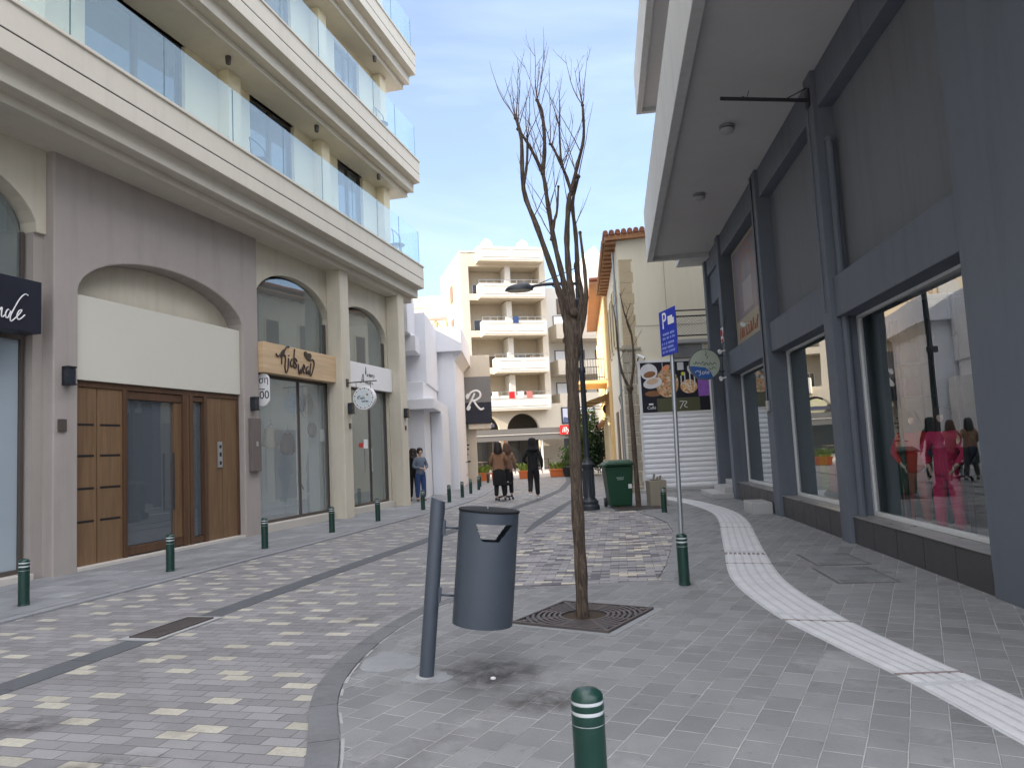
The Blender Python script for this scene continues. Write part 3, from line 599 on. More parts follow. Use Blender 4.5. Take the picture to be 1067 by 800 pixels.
# balcony slabs with stepped cornice
def cornice(zt, zlow, o_f, u0, u1, name):
    f = zt-.72; P = [(-3.2, zt-.02), (o_f-.10, zt-.02), (o_f-.10, zt), (o_f+.03, zt), (o_f+.03, zt-.05), (o_f, zt-.06), (o_f, zt-.43), (o_f-.012, zt-.435), (o_f-.012, zt-.45), (o_f, zt-.455), (o_f, f), (o_f-.22, f-.03), (o_f-.22, f-.28), (o_f-.26, f-.29), (o_f-.44, f-.28), (o_f-.44, f-.42), (-3.2, f-.42)]
    s_ = MB().profile(LS, P, u0, u1).build(name, 'slab', A, .006)
    MB().profile(LS, [(o_f-.009, zt-.436), (o_f-.002, zt-.436), (o_f-.002, zt-.449), (o_f-.009, zt-.449)], u0+.01, u1-.01).build('groove', 'groove', s_)
    return f-.42
levels = [7.42, 10.85, 14.45, 18.0]
for i, zt in enumerate(levels):
    ue = 13.12
    zs_ = cornice(zt, 0, .66, U0, ue, 'balcony_slab')
    zn = (levels[i+1]-1.14) if i < 3 else 22
    # recessed wall with columns, windows
    WO = -.30
    b = MB(); wins = [(-9., -6.6), (-4.6, -2.2), (1.0, 3.4), (5.5, 7.3), (9.5, 11.0)]
    segs = [U0]+[x for w_ in wins for x in w_]+[12.32]
    for a, c in zip(segs[::2], segs[1::2]): b.box(LW, a, c, WO-.25, WO, zt-.02, zn)
    for a, c in wins: b.box(LW, a, c, WO-.25, WO-.001, zt+2.35, zn)
    b.build('upper_wall', 'cream', A)
    for a, c in wins:
        fm = MB()
        for x in ((a, a+.07), ((a+c)/2-.04, (a+c)/2+.04), (c-.07, c)): fm.box(LW, *x, WO-.18, WO-.08, zt, zt+2.349)
        fm.box(LW, a+.071, c-.071, WO-.18, WO-.08, zt+2.26, zt+2.348); wd = fm.build('window', 'frame', A)
        MB().box(LW, a+.07, c-.07, WO-.14, WO-.13, zt, zt+2.259).build('pane', 'glass_door', wd)
        MB().box(LW, a+.02, c-.02, WO-.45, WO-.40, zt, zt+2.35).build('curtain', 'curtain', wd)
    for u in (-10.2, -5.6, -.4, 4.4, 8.2, 11.9):
        MB().box(LW, u, u+.42, WO+.002, WO+.26, zt-.02, zn).build('column', 'cream', A, .01)
    # glass balustrade: one pane after another
    brk = [-7.4, -5.8, -4.2, -2.55, -.6, 1.29, 3.17, 4.95, 6.67, 8.25, 9.81, 11.36, 12.98]
    for a, c in zip(brk, brk[1:]):
        g_ = MB().box(LS, a+.010, c-.010, .568, .582, zt-.01, zt+1.10).build('glass_panel', 'balc_glass', A)
        MB().box(LS, c-.0095, c+.0095, .569, .581, zt-.01, zt+1.10).build('joint', 'glass_edge', g_)
    if i < 3:
        g_ = MB().box(LS, 12.99, 13.01, -.3, .56, zt-.01, zt+1.10).build('glass_panel', 'balc_glass', A)
    for u in ((-3., .5, 4.0, 7.45, 10.95) if i < 3 else ()):
        c = LW(u, .25, zn-.001); b = MB().lathe(c, [(.055, 0), (.06, -.03), (.05, -.16), (.035, -.17)][::-1], 12); b.build('ceiling_lamp', 'frame', A)
MB().box(LW, U0, 12.32, -9, -.80, 6.3, 21.5).build('core_block', 'cream', A); MB().box(LW, U0, 12.2, -9, -4.2, 0, 6.29).build('ground_block', 'beige', A)
MB().box(LW, -24, -10, -1.2, .4, 18.1, 21.5).build('attic', 'cream', A)
# balcony furniture seen through the glass
def balcony_chair(u, z, label, rot=0.):
    c = LW(u, .28, z); t = thing('balcony_chair', c, label, 'chair', 'chairs on the glass balconies')
    b = MB(); b.lathe(c, [(.2, .40), (.24, .42), (.24, .45), (.2, .46)], 16); b.build('seat', 'black', t)
    b = MB()
    for k in range(4):
        a = math.pi/4+k*math.pi/2; b.tube([c+Vector((.2*math.cos(a), .2*math.sin(a), 0)), c+Vector((.16*math.cos(a), .16*math.sin(a), .41))], .012, 6)
    b.build('legs', 'black', t)
    b = MB(); b.tube(smooth_line([c+LW.d*-.22+Vector((0, 0, .44)), c+LW.d*-.25+Vector((0, 0, .75)), c+LW.n*-.1+LW.d*-.1+Vector((0, 0, .92)), c+LW.d*.25+Vector((0, 0, .75)), c+LW.d*.22+Vector((0, 0, .44))]), .014, 6); b.build('backrest', 'black', t)
balcony_chair(11.1, 10.85, 'dark round garden chair behind the glass of the second balcony')
balcony_chair(12.0, 7.42, 'dark garden chair behind the last glass panels of the lowest balcony')
balcony_chair(4.9, 7.42, 'dark garden chair on the lowest balcony above the wooden entrance door')

# ---- signs and lamps on the facade
t = thing('shop_sign', LW(-1.5, -.05, 3.46), 'black board with flowing white script above the pale shop window beside the tan wall', 'sign')
MB().box(LW, -3.6, -.19, -.138, .15, 3.46, 4.20).build('board', 'signblack', t, .006)
NDE = [[(-1.02, 3.6), (-.97, 3.72), (-.93, 3.7), (-.92, 3.59)], [(-0.92, 3.59), (-0.88, 3.71), (-0.86, 3.7), (-0.87, 3.6)], [(-0.86, 3.64), (-0.82, 3.72), (-0.8, 3.73), (-0.81, 3.63), (-0.79, 3.61), (-0.76, 3.64)], [(-0.7, 3.72), (-0.72, 3.72), (-0.75, 3.66), (-0.74, 3.61), (-0.71, 3.62), (-0.67, 3.71)], [(-0.41, 3.97), (-0.46, 3.98), (-0.54, 3.9), (-0.63, 3.74), (-0.68, 3.63), (-0.67, 3.57), (-0.62, 3.61), (-0.57, 3.66)], [(-0.57, 3.66), (-0.52, 3.72), (-0.51, 3.75), (-0.55, 3.73), (-0.58, 3.66), (-0.56, 3.61), (-0.51, 3.64), (-0.46, 3.69)]]
strokes(LW, NDE, .156, .0085, 'lettering', 'white', t)
t = thing('shop_sign', LW(6.7, .1, 3.4), 'pale pine board with dark brown cut-out script and a small heart-shaped sprout', 'sign')
MB().box(LW, 5.21, 8.29, -.098, .12, 3.40, 4.06).build('board', 'sign_wood', t, .006)
KIDS = [[(5.65, 3.84), (5.71, 3.79), (5.8, 3.83), (5.92, 3.94)], [(5.95, 3.96), (5.88, 3.83), (5.86, 3.63)], [(6.17, 4.04), (6.11, 4.05), (6.03, 4.0), (5.98, 3.93), (5.94, 3.83)], [(5.84, 3.79), (5.97, 3.85), (6.02, 3.78), (5.99, 3.58), (6.03, 3.46), (6.1, 3.53), (6.13, 3.66)], [(6.15, 3.85), (6.165, 3.855)], [(6.14, 3.79), (6.12, 3.6)], [(6.29, 3.79), (6.21, 3.7), (6.25, 3.61), (6.33, 3.68)], [(6.4, 4.03), (6.37, 3.88), (6.33, 3.62)], [(6.49, 3.75), (6.41, 3.82), (6.37, 3.75), (6.46, 3.66), (6.43, 3.6), (6.35, 3.62)], [(6.54, 3.7), (6.54, 3.57), (6.57, 3.47), (6.63, 3.58), (6.65, 3.49), (6.72, 3.65)], [(6.73, 3.59), (6.81, 3.64), (6.77, 3.71), (6.73, 3.6), (6.77, 3.51), (6.84, 3.53)], [(6.96, 3.68), (6.87, 3.62), (6.9, 3.5), (6.97, 3.59), (6.98, 3.49)], [(7.09, 3.77), (7.05, 3.62), (7.03, 3.48)], [(7.06, 3.46), (7.14, 3.56), (7.23, 3.75), (7.21, 3.85), (7.11, 3.86), (7.01, 3.83)]]
strokes(LW, KIDS, .135, .017, 'lettering', 'letter_dark', t)
HEART = [(6.81, 3.93), (6.80, 4.0), (6.86, 4.03), (6.92, 4.01), (6.95, 3.97), (7.0, 4.0), (7.07, 4.0), (7.12, 3.95), (7.08, 3.88), (6.99, 3.83), (6.90, 3.86)]
MB().prism(LW, HEART, .121, .145).build('sprout', 'letter_dark', t)
t = thing('shop_sign', LW(10.3, .1, 3.4), 'white board with two lines of thin black script over the glazed shop door', 'sign')
MB().box(LW, 8.77, 11.84, -.098, .04, 3.38, 4.06).build('board', 'white', t, .006)
ADO = [[(10.1, 3.77), (10.12, 3.97), (10.13, 3.77)], [(10.07, 3.83), (10.15, 3.84)], [(10.17, 3.73), (10.21, 3.78), (10.25, 3.77), (10.22, 3.73), (10.17, 3.73)], [(10.32, 3.81), (10.32, 3.72)], [(10.37, 3.78), (10.41, 3.79), (10.41, 3.73), (10.36, 3.73), (10.37, 3.78)], [(10.46, 3.79), (10.46, 3.72)], [(10.51, 3.8), (10.51, 3.73)], [(10.56, 3.78), (10.62, 3.78), (10.61, 3.72), (10.56, 3.72)], [(9.77, 3.52), (9.83, 3.54), (9.95, 3.77), (9.96, 3.53)], [(9.88, 3.6), (9.99, 3.6)], [(10.06, 3.52), (10.09, 3.58), (10.13, 3.56), (10.11, 3.51)], [(10.18, 3.6), (10.18, 3.51)], [(10.24, 3.57), (10.23, 3.51)], [(10.29, 3.57), (10.35, 3.56), (10.32, 3.51), (10.27, 3.52)], [(10.4, 3.57), (10.39, 3.51)], [(10.45, 3.57), (10.54, 3.52)]]
strokes(LW, ADO, .046, .008, 'lettering', 'black', t)
# round hanging sign on a bracket
c = LW(8.53, .78, 2.98); t = thing('round_sign', LW(8.5, .31, 3.25), 'round white hanging sign with a dotted rim on a metal bracket beside the pine board', 'sign')
ax = LW.d; b = MB().disc(c, ax, .295, .13, 40); b.build('disc', 'white', t, .01)
ring = MB()
for k in range(26):
    a = 2*math.pi*k/26; p = c-ax*.0665+(LW.n*math.cos(a)+Vector((0, 0, 1))*math.sin(a))*.245; ring.disc(p, ax, .013 if k % 2 else .02, .004, 8)
ring.build('dots', mat('dots_blue', (.10, .13, .17), .6), t)
MB().disc(c-ax*.0660, ax, .21, .004, 32).build('face', mat('pale_aqua', (.62, .70, .72), .5), t)
FS = Fr((c-ax*.07).to_2d(), math.atan2(LW.n.x, LW.n.y), 1)
strokes(FS, [[(-.14, 3.05), (-.17, 2.98), (-.12, 2.97)], [(-.13, 3.01), (-.09, 3.05)], [(-.08, 3.0), (-.075, 2.96)], [(-.03, 3.0), (-.06, 2.97), (-.02, 2.96), (-.01, 3.04)], [(.03, 3.0), (.01, 2.98), (.03, 2.96)], [(-.05, 2.92), (-.03, 2.88), (0, 2.91), (.02, 2.88), (.05, 2.92)], [(.06, 2.9), (.1, 2.91), (.08, 2.88), (.13, 2.9)]], 0.003, .006, 'lettering', 'signblack', t)
MB().disc(c-ax*.069+LW.n*.10+Vector((0, 0, .08)), ax, .028, .004, 12).build('flower', mat('brown_flower', (.35, .15, .06), .6), t)
b = MB(); b.tube([LW(8.53, .30, 3.40), LW(8.53, 1.12, 3.40)], .014, 8); b.tube([LW(8.53, .95, 3.40), LW(8.53, .95, 3.2)], .007, 6); b.tube([LW(8.53, .55, 3.40), LW(8.53, .55, 3.2)], .007, 6); b.box(LW, 8.47, 8.59, .301, .32, 3.3, 3.5); b.build('bracket', 'iron', t)
# vertical oval sign beside the tan wall edge
t = thing('oval_sign', LW(5.2, .3, 2.9), 'white rounded sign with black letters sticking out past the edge of the tan wall', 'sign')
cc = LW(5.35, .0, 0); FO = Fr(cc.to_2d(), math.atan2(LW.n.x, LW.n.y), 1)
P = [(.15*math.cos(a), 3.24+.15*math.sin(a)) for a in [math.pi*i/12 for i in range(13)]]+[(.15*math.cos(a), 2.84+.15*math.sin(a)) for a in [math.pi+math.pi*i/12 for i in range(13)]]
MB().prism(FO, P, -.02, .02).build('board', 'white', t)
text(FO, 'ση', .03, 3.24, .022, .2, 'lettering', 'black', t, .002); text(FO, '00', .04, 2.92, .022, .24, 'lettering', 'black', t, .002)
b = MB(); b.tube([LW(5.21, -.05, 3.05), LW(5.33, .05, 3.05)], .01, 6); b.build('bracket', 'black', t)
def wall_lamp(u, o, z, label):
    t = thing('wall_lamp', LW(u, o, z), label, 'wall lamp', 'black wall lamps on the shop fronts')
    MB().box(LW, u-.07, u+.07, o, o+.03, z-.14, z+.14).build('back_plate', 'black', t)
    MB().box(LW, u-.065, u+.065, o+.031, o+.12, z-.115, z+.115).build('housing', mat('lamp_lens', (.03, .035, .045), .25), t)
    b = MB(); b.box(LW, u-.075, u+.075, o+.031, o+.13, z+.116, z+.14); b.box(LW, u-.075, u+.075, o+.031, o+.13, z-.14, z-.116)
    b.build('cap', 'black', t)
wall_lamp(.36, .0, 2.92, 'black box wall lamp on the tan wall beside the wooden entrance')
wall_lamp(4.95, .0, 2.72, 'black box wall lamp between the entrance door and the pine board')
wall_lamp(8.60, .3, 2.75, 'black box wall lamp on the pier just below the round hanging sign')
wall_lamp(12.08, .3, 2.75, 'black box wall lamp on the last pier of the cream block')
def plate(u0, u1, z0, z1, o, name, m, label, cat):
    return tag(MB().box(LW, u0, u1, o, o+.03, z0, z1).build(name, m, None, .004, o=LW(u0, o, z0)), label, cat)
plate(.22, .36, 2.10, 2.28, 0, 'number_plate', 'frame', 'small brown square plate on the tan wall below the wall lamp', 'plate')
t = thing('meter_box', LW(4.95, 0, 1.3), 'tall taupe metal meter box on the tan wall beside the shop window with the clothes', 'meter box')
MB().box(LW, 4.80, 5.12, .0, .09, 1.33, 2.42).build('box', mat('taupe_metal', (.16, .135, .125), .55), t, .01); MB().box(LW, 4.93, 5.0, .091, .10, 1.84, 1.94).build('lock', 'alu', t)
plate(8.56, 8.64, 2.25, 2.38, .3, 'name_plate', 'frame', 'small brown plate on the pier under the lamp near the round sign', 'plate')
plate(12.05, 12.13, 2.25, 2.38, .3, 'name_plate', 'frame', 'small brown plate on the last pier of the cream block', 'plate')

# ---- things in the clothes shop window
def garment(u, z, m, label, kind):
    c = LW(u, -.75, z); F2 = Fr(c.to_2d(), R(15.2)); t = thing(kind, c, label, 'clothes')
    P = [(-.07, .28), (-.20, .24), (-.34, -.16), (-.25, -.20), (-.17, .02), (-.17, -.24), (.17, -.24), (.17, .02), (.25, -.20), (.34, -.16), (.20, .24), (.07, .28), (0, .24)]
    MB().prism(F2, [(a, z+b_) for a, b_ in P], -.04, .04).build('cloth', m, t, .02)
    b = MB(); b.tube([F2(-.18, 0, z+.25), F2(0, 0, z+.33), F2(.18, 0, z+.25)], .008, 6); b.tube([F2(0, 0, z+.33), F2(0, 0, z+.45)], .004, 6); b.build('hanger', 'black', t)
    b = MB(); b.tube([F2(0, 0, z+.45), F2(0, 0, 3.3)], .002, 4); b.build('thread', 'alu', t)
garment(6.75, 2.05, mat('beige_knit', (.36, .31, .24), .9), 'beige knitted jumper hanging in the shop window behind the pine board', 'hanging_jumper')
garment(7.45, 1.9, mat('brown_jacket', (.12, .07, .06), .9), 'small dark jacket on a hanger in the middle of the clothes shop window', 'hanging_jacket')
t = thing('window_clock', LW(7.9, -.5, 2.9), 'large oval grey frame hanging in the clothes shop window', 'decoration')
b = MB(); b.disc(LW(7.9, -.5, 2.85), Vector((LW.n)), .30, .05, 32); b.build('rim', mat('grey_rim', (.16, .17, .18), .4), t); b = MB(); b.disc(LW(7.9, -.47, 2.85), LW.n, .24, .02, 32); b.build('face', mat('dark_face', (.06, .07, .08), .3), t)
t = tag(MB().disc(LW(8.15, -.5, 2.25), LW.n, .19, .04, 28).build('round_mirror', mat('mirror_dark', (.05, .045, .04), .25), None, o=LW(8.15, -.5, 2.25)), 'small round dark disc hanging below the oval frame in the shop window', 'decoration')
t = tag(MB().box(LW, 8.05, 8.25, -.226, -.222, 1.95, 2.25).build('paper_notice', 'white', None, o=LW(8.1, -.22, 2.0)), 'white paper notice taped inside the clothes shop window', 'notice')
t = thing('clothes_stand', LW(7.75, -.7, .2), 'slim white stand with brown ribbons in the clothes shop window', 'clothes stand')
MB().tube([LW(7.75, -.7, .2), LW(7.75, -.7, 3.2)], .03, 8).build('pole', 'white_frame', t)
b = MB(); [b.tube([LW(7.75, -.7, z), LW(7.75+random.uniform(-.2, .2), -.62, z-.3)], .02, 6) for z in (1.6, 1.45, 1.3, 1.1)]; b.build('ribbon', 'letter_dark', t)
t = thing('opening_notice', LW(10.6, -.2, 2), 'red and white sticker on the glass door below the white board', 'sticker')
MB().box(LW, 10.35, 10.6, -.21, -.205, 1.75, 2.0).build('sheet', 'white', t); MB().box(LW, 10.08, 10.33, -.21, -.205, 1.78, 1.9).build('red_strip', 'red', t)
# ------------------------------------------------------------------ grey commercial building
B = thing('commercial_building', RW(0, 0, 0), 'dark grey-blue commercial building with big shop windows under a deep concrete canopy', 'building')
ZS = 6.68
# pilasters
for u0, u1, o in ((-9.0, -3.97, 0.0), (-.36, 0, 0.03), (3.50, 3.98, 0.03), (8.02, 8.42, 0.03), (10.35, 10.7, .03)):
    MB().box(RW, u0, u1, -.40, o, 0, ZS).build('pilaster', 'navy', B, .012)
MB().box(RW, -4.45, -3.969, -.39, .055, .0, ZS).build('pilaster_face', 'navy', B, .01) if False else None
bays = [(-3.969, -.361, .40), (.001, 3.499, .42), (3.981, 8.019, .46)]
for i, (a, c, zsill) in enumerate(bays):
    MB().box(RW, a, c, -.42, -.035, 3.10, 3.66).build('lintel', 'navy', B, .01)
    MB().box(RW, a, c, -.42, -.035, 6.12, ZS).build('top_beam', 'navy', B, .01)
    if i < 2: MB().box(RW, a, c, -.42, -.24, 3.661, 6.119).build('wall_panel', 'navy_panel', B)
    else: MB().box(RW, a, c, -.42, -.34, 3.661, 6.119).build('wall_panel', 'navy_panel', B)
    MB().box(RW, a, c, -.40, -.03, 0, zsill-.03).build('plinth', 'granite', B, .006)
    for k_ in range(1, 5): MB().box(RW, a+(c-a)*k_/5-.003, a+(c-a)*k_/5+.003, -.0299, -.028, .02, zsill-.04).build('plinth_joint', 'slot', B)
    MB().box(RW, a, c, -.40, -.015, zsill-.029, zsill-.015).build('window_sill', 'sill_dark', B, .004)
    b = MB(); w = .04
    b.box(RW, a, a+w, -.36, -.29, zsill-.014, 3.099); b.box(RW, c-w-.03, c-.001, -.36, -.30, zsill-.014, 3.099)
    b.box(RW, a+w, c-w-.03, -.355, -.285, zsill-.013, zsill+.04); b.box(RW, a+w, c-w-.03, -.355, -.285, 3.06, 3.098)
    wd = b.build('shop_window', 'white_frame' if i != 9 else 'frame', B, .004)
    MB().box(RW, a+w+.002, c-w-.032, -.325, -.317, zsill+.041, 3.029).build('pane', 'glass_r', wd)
    MB().box(RW, a, c, -2.3, -2.2, 0, 3.4).build('shop_back_wall', 'teal_wall', B)
    MB().box(RW, a, c, -3.0, -.43, 0.2, .3).build('shop_floor', 'shopfloor', B)
    MB().box(RW, a, c, -3.0, -.43, 3.35, 3.45).build('shop_ceiling', 'shopwall', B)
for u in (-4.1, .2, 3.7, 8.2): MB().box(RW, u-.05, u+.05, -3.0, -.41, 0, 3.4).build('shop_partition', 'teal_wall', B)
# entrance recess with steps
MB().box(RW, 8.421, 10.349, -.42, -.035, 6.12, ZS).build('top_beam', 'navy', B, .01)
MB().box(RW, 8.421, 10.349, -.42, -.10, 5.3, 6.119).build('wall_panel', 'navy', B)
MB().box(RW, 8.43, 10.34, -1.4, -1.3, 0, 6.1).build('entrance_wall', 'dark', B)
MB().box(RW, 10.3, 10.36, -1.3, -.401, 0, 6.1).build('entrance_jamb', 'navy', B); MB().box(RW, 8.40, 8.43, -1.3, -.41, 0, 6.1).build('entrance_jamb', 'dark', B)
for k, (o, z) in enumerate(((.55, .13), (.22, .27), (-.1, .41))):
    MB().box(RW, 8.45 if k else 8.3, 10.2+.3*(k == 0), -1.3, o, ZP if k == 0 else .0, z+ZP).build('step', 'sill', B, .01)
MB().box(RW, 4.1, 5.0, .031, .42, 0, .24).build('step', 'sill', B, .015)
MB().box(RW, 9.4, 9.7, -1.299, -1.1, 1.9, 2.75).build('letter_box', 'black', B, .01)
# core and upper floors
MB().box(RW, -9, 10.7, -12, -3.2, 0, 13.9).build('core_block', 'conc', B); MB().box(RW, -9, 10.7, -3.19, -.43, ZS+.6, 13.9).build('upper_block', 'conc', B)
MB().box(RW, -9, 10.69, -3.19, -.43, 3.46, ZS+.59).build('upper_block', 'conc', B)
def canopy(zs, ztop, uf, of, un, on, name):
    """concrete slab with parapet; the outer edge runs from (uf, of) far to (un, on) near"""
    P = lambda u, o: tuple(RW(u, o, 0).to_2d())
    MB().slab([P(uf, -.5), P(uf, of-.16), P(un, on-.16), P(un, -.5)], zs, zs+.22).build(name, 'conc_soffit', B)
    d = MB(); d.slab([P(uf+.0, of), P(un, on), P(un, on-.159), P(uf, of-.159)], zs-.12, ztop); ob = d.build(name+'_parapet', 'conc', B, .01)
    MB().slab([P(uf, of-.161), P(uf, -.5), P(uf-.15, -.5), P(uf-.15, of-.161)], zs-.12, ztop).build(name+'_parapet', 'conc', B, .01)
    r = MB(); r.tube([RW(uf-.1, of-.05, ztop+.12), RW(un, on-.05, ztop+.12)], .02, 6)
    k = 0
    while uf-.1-k*1.2 > un: r.tube([RW(uf-.1-k*1.2, of+(on-of)*(k*1.2)/(uf-un)-.05, ztop), RW(uf-.1-k*1.2, of+(on-of)*(k*1.2)/(uf-un)-.05, ztop+.12)], .014, 6); k += 1
    r.build('rail', 'galv', B)
canopy(ZS, 8.02, 9.9, 1.66, -9, 2.1, 'canopy')
canopy(11.0, 12.1, 9.9, 1.68, -9, 1.9, 'upper_canopy')
MB().box(RW, 9.9, 10.9, -.42, .75, ZS-.10, ZS+.9).build('canopy_return', 'conc', B, .01)
# rainwater pipe beside the pilaster
b = MB(); b.tube([RW(-.45, -.13, .1), RW(-.45, -.13, 5.6)], .05, 10); b.tube([RW(-.45, -.13, 5.58), RW(-.45, -.13, 5.64)], .06, 10); b.build('rain_pipe', 'navy', B)
for u in (1.3, 4.7):
    c = RW(u, .9, ZS); tq = thing('ceiling_light', c, 'round bulkhead lamp under the canopy, ' + ('the one closer to the iron rod' if u < 2 else 'the one closer to the street end of the canopy'), 'ceiling lamp', 'bulkhead lamps under the canopy')
    MB().lathe(c, [(.11, 0), (.13, -.01), (.13, -.04), (.11, -.05)][::-1], 24).build('base', 'galv', tq)
    MB().lathe(c, [(.10, -.051), (.12, -.07), (.11, -.11), (.06, -.135)][::-1], 24).build('diffuser', mat('lamp_diffuser', (.4, .4, .4), .5), tq)
b = MB(); b.tube(smooth_line([RW(8.5, .05, 2.2), RW(8.45, .06, 3.0), RW(8.3, .05, 3.7), RW(8.1, .06, 3.9), RW(7.95, -.02, 4.6)]), .008, 5); b.build('cable', 'black', B)
b = MB(); b.tube([RW(-.18, .045, 3.2), RW(-.18, .045, 6.2)], .009, 6); b.build('cable', 'navy', B); b = MB(); b.tube([RW(3.74, .045, 2.2), RW(3.74, .045, 6.6)], .011, 6); b.build('cable', 'black', B)
MB().box(RW, 3.66, 3.84, .031, .075, 2.0, 2.2).build('junction_box', 'galv', B, .006)
# iron rod bracket
t = thing('iron_bracket', RW(-.2, .03, 6.4), 'thin dark iron sign bracket sticking out from a pilaster under the canopy', 'bracket')
b = MB(); b.tube([RW(-.22, .03, 6.30), RW(-.30, 1.28, 6.42)], .028, 8); b.build('rod', 'black', t)
b = MB(); b.tube([RW(-.2, .03, 6.5), RW(-.25, .35, 6.34)], .008, 6); b.tube([RW(-.27, .9, 6.40), RW(-.35, .88, 6.47)], .006, 5); b.tube([RW(-.27, .9, 6.40), RW(-.2, .95, 6.47)], .006, 5); b.build('wire', 'black', t)
MB().box(RW, -.30, -.12, .031, .05, 6.2, 6.45).build('fixing_plate', 'black', t)
# poster above the third window
t = thing('poster', RW(6.2, -.2, 3.8), 'large dim framed poster of an arched doorway high on the grey facade', 'poster')
MB().box(RW, 4.3, 7.75, -.339, -.24, 3.72, 6.10).build('frame', 'frame', t, .008)
MT['poster'] = mat('poster_print', (.10, .075, .12), .4, .35, 1.6, 0)
MB().box(RW, 4.36, 7.69, -.2395, -.232, 3.78, 6.04).build('sheet', mat('poster_paper', (.30, .25, .16), .5, .1, 2, 0), t)
MB().box(RW, 4.7, 7.55, -.2315, -.228, 4.32, 5.98).build('print', 'poster', t)
b = MB()
for r_ in (.62, .78): 
    P = [(6.1+(r_+.05)*math.cos(math.pi*i/14), 5.1+(r_+.05)*math.sin(math.pi*i/14)) for i in range(15)]+[(6.1-r_*math.cos(math.pi*i/14), 5.1+r_*math.sin(math.pi*i/14)) for i in range(15)]
    b.prism(RW, P, -.2275, -.226)
b.build('arch_picture', mat('arch_brown', (.25, .10, .05), .5), t)
MB().box(RW, 5.6, 6.6, -.2275, -.2255, 4.42, 5.1).build('door_picture', mat('door_pale', (.28, .25, .27), .5), t)
b = MB(); rr = random.Random(4)
for k in range(9):
    u = 7.3-k*.24; q = [(rr.uniform(0, .14), rr.uniform(0, .26)) for _ in range(3)]; b.tube([RW(u-x_, -.226, 3.88+z_) for x_, z_ in [(0, 0), q[0], q[1], (.14, 0 if k % 2 else .26)]], .014, 5)
b.build('lettering', mat('orange_red', (.42, .12, .06), .5), t)
t = thing('notice_sign', RW(8.2, .04, 3.9), 'small white notice with a red band on the pilaster by the entrance', 'sign')
MB().box(RW, 8.05, 8.37, .031, .045, 3.95, 4.32).build('board', 'white', t); MB().box(RW, 8.06, 8.36, .0455, .048, 3.96, 4.04).build('red_band', 'red', t)
b = MB(); b.tube([RW(8.21+.085*math.cos(k*math.pi/8), .05, 4.19+.085*math.sin(k*math.pi/8)) for k in range(17)], .012, 6); b.tube([RW(8.15, .05, 4.25), RW(8.27, .05, 4.13)], .01, 6); b.build('ring', 'red', t)
def facade_camera(u, o, z, label):
    t = thing('security_camera', RW(u, o, z), label, 'camera')
    b = MB(); b.tube([RW(u, o, z), RW(u, o+.12, z-.02)], .02, 8); b.build('arm', 'white', t)
    b = MB(); b.tube([RW(u+.08, o+.13, z-.0), RW(u-.1, o+.15, z-.05)], .045, 12); b.build('housing', 'white', t)
facade_camera(8.0, .03, 3.72, 'white dome-like security camera just below the small red and white notice')
facade_camera(8.1, .03, 3.05, 'small white spotlight camera on the pilaster below the round sign')
facade_camera(5.2, -.03, 3.95, 'grey floodlight camera at the lower corner of the framed poster')
# round glass sign hanging from the facade
c = RW(8.25, .52, 3.42); t = thing('round_glass_sign', RW(8.25, .03, 3.5), 'large round pale sign with black script and a blue patch hanging off the grey facade', 'sign')
axr = RW.d
MB().disc(c, axr, .40, .07, 44).build('disc', mat('disc_rim', (.10, .11, .11), .4), t, .006)
MB().disc(c-axr*.037, axr, .375, .006, 44).build('face', mat('disc_face', (.40, .45, .38), .3, .12, 3, 0), t)
FR = Fr(c.to_2d(), math.atan2(-RW.n.x, -RW.n.y), 1)
zc = 3.42
P = [(-.37*math.cos(a)*1.0*(1 if math.cos(a) > 0 else .0)-.0, 0) for a in (0,)]
P = [(.372*math.cos(a), zc+.372*math.sin(a)) for a in [math.radians(x) for x in range(185, 300, 6)]]+[(.12, zc-.18), (0, zc-.08), (-.18, zc-.05), (-.30, zc-.03)]
MB().prism(FR, P, .0402, .043).build('blue_patch', mat('patch_blue', (.02, .10, .36), .4, .2, 8, 0), t)
strokes(FR, [[(.02, zc+.34), (.06, zc+.28), (.02, zc+.24), (.08, zc+.19), (.05, zc+.14)], [(-.30, zc+.05), (-.24, zc+.02), (-.22, zc+.08), (-.18, zc+.02), (-.14, zc+.06), (-.10, zc+.01), (-.05, zc+.07), (0, zc+.01)], [(-.06, zc+.0), (0, zc-.02), (.04, zc+.04), (.09, zc-.03), (.13, zc+.04), (.18, zc-.02), (.24, zc+.03), (.28, zc-.01)], [(.1, zc-.1), (.16, zc-.14), (.2, zc-.08), (.26, zc-.13)]], .042, .007, 'script', 'signblack', t)
strokes(FR, [[(-.26, zc-.20), (-.20, zc-.15), (-.15, zc-.2)], [(-.13, zc-.14), (-.13, zc-.25), (-.17, zc-.28)], [(-.06, zc-.18), (-.09, zc-.23), (-.05, zc-.25), (-.02, zc-.2), (-.06, zc-.18)], [(.01, zc-.15), (.01, zc-.25)], [(.06, zc-.19), (.04, zc-.23), (.08, zc-.24), (.09, zc-.19), (.06, zc-.19)]], .045, .007, 'blue_script', 'white', t)
b = MB(); b.tube([RW(8.25, .03, 3.62), RW(8.25, .2, 3.62)], .015, 8); b.build('bracket', 'black', t); b = MB(); b.tube([RW(8.25, .03, 3.22), RW(8.25, .2, 3.22)], .015, 8); b.build('bracket', 'black', t)
t = None

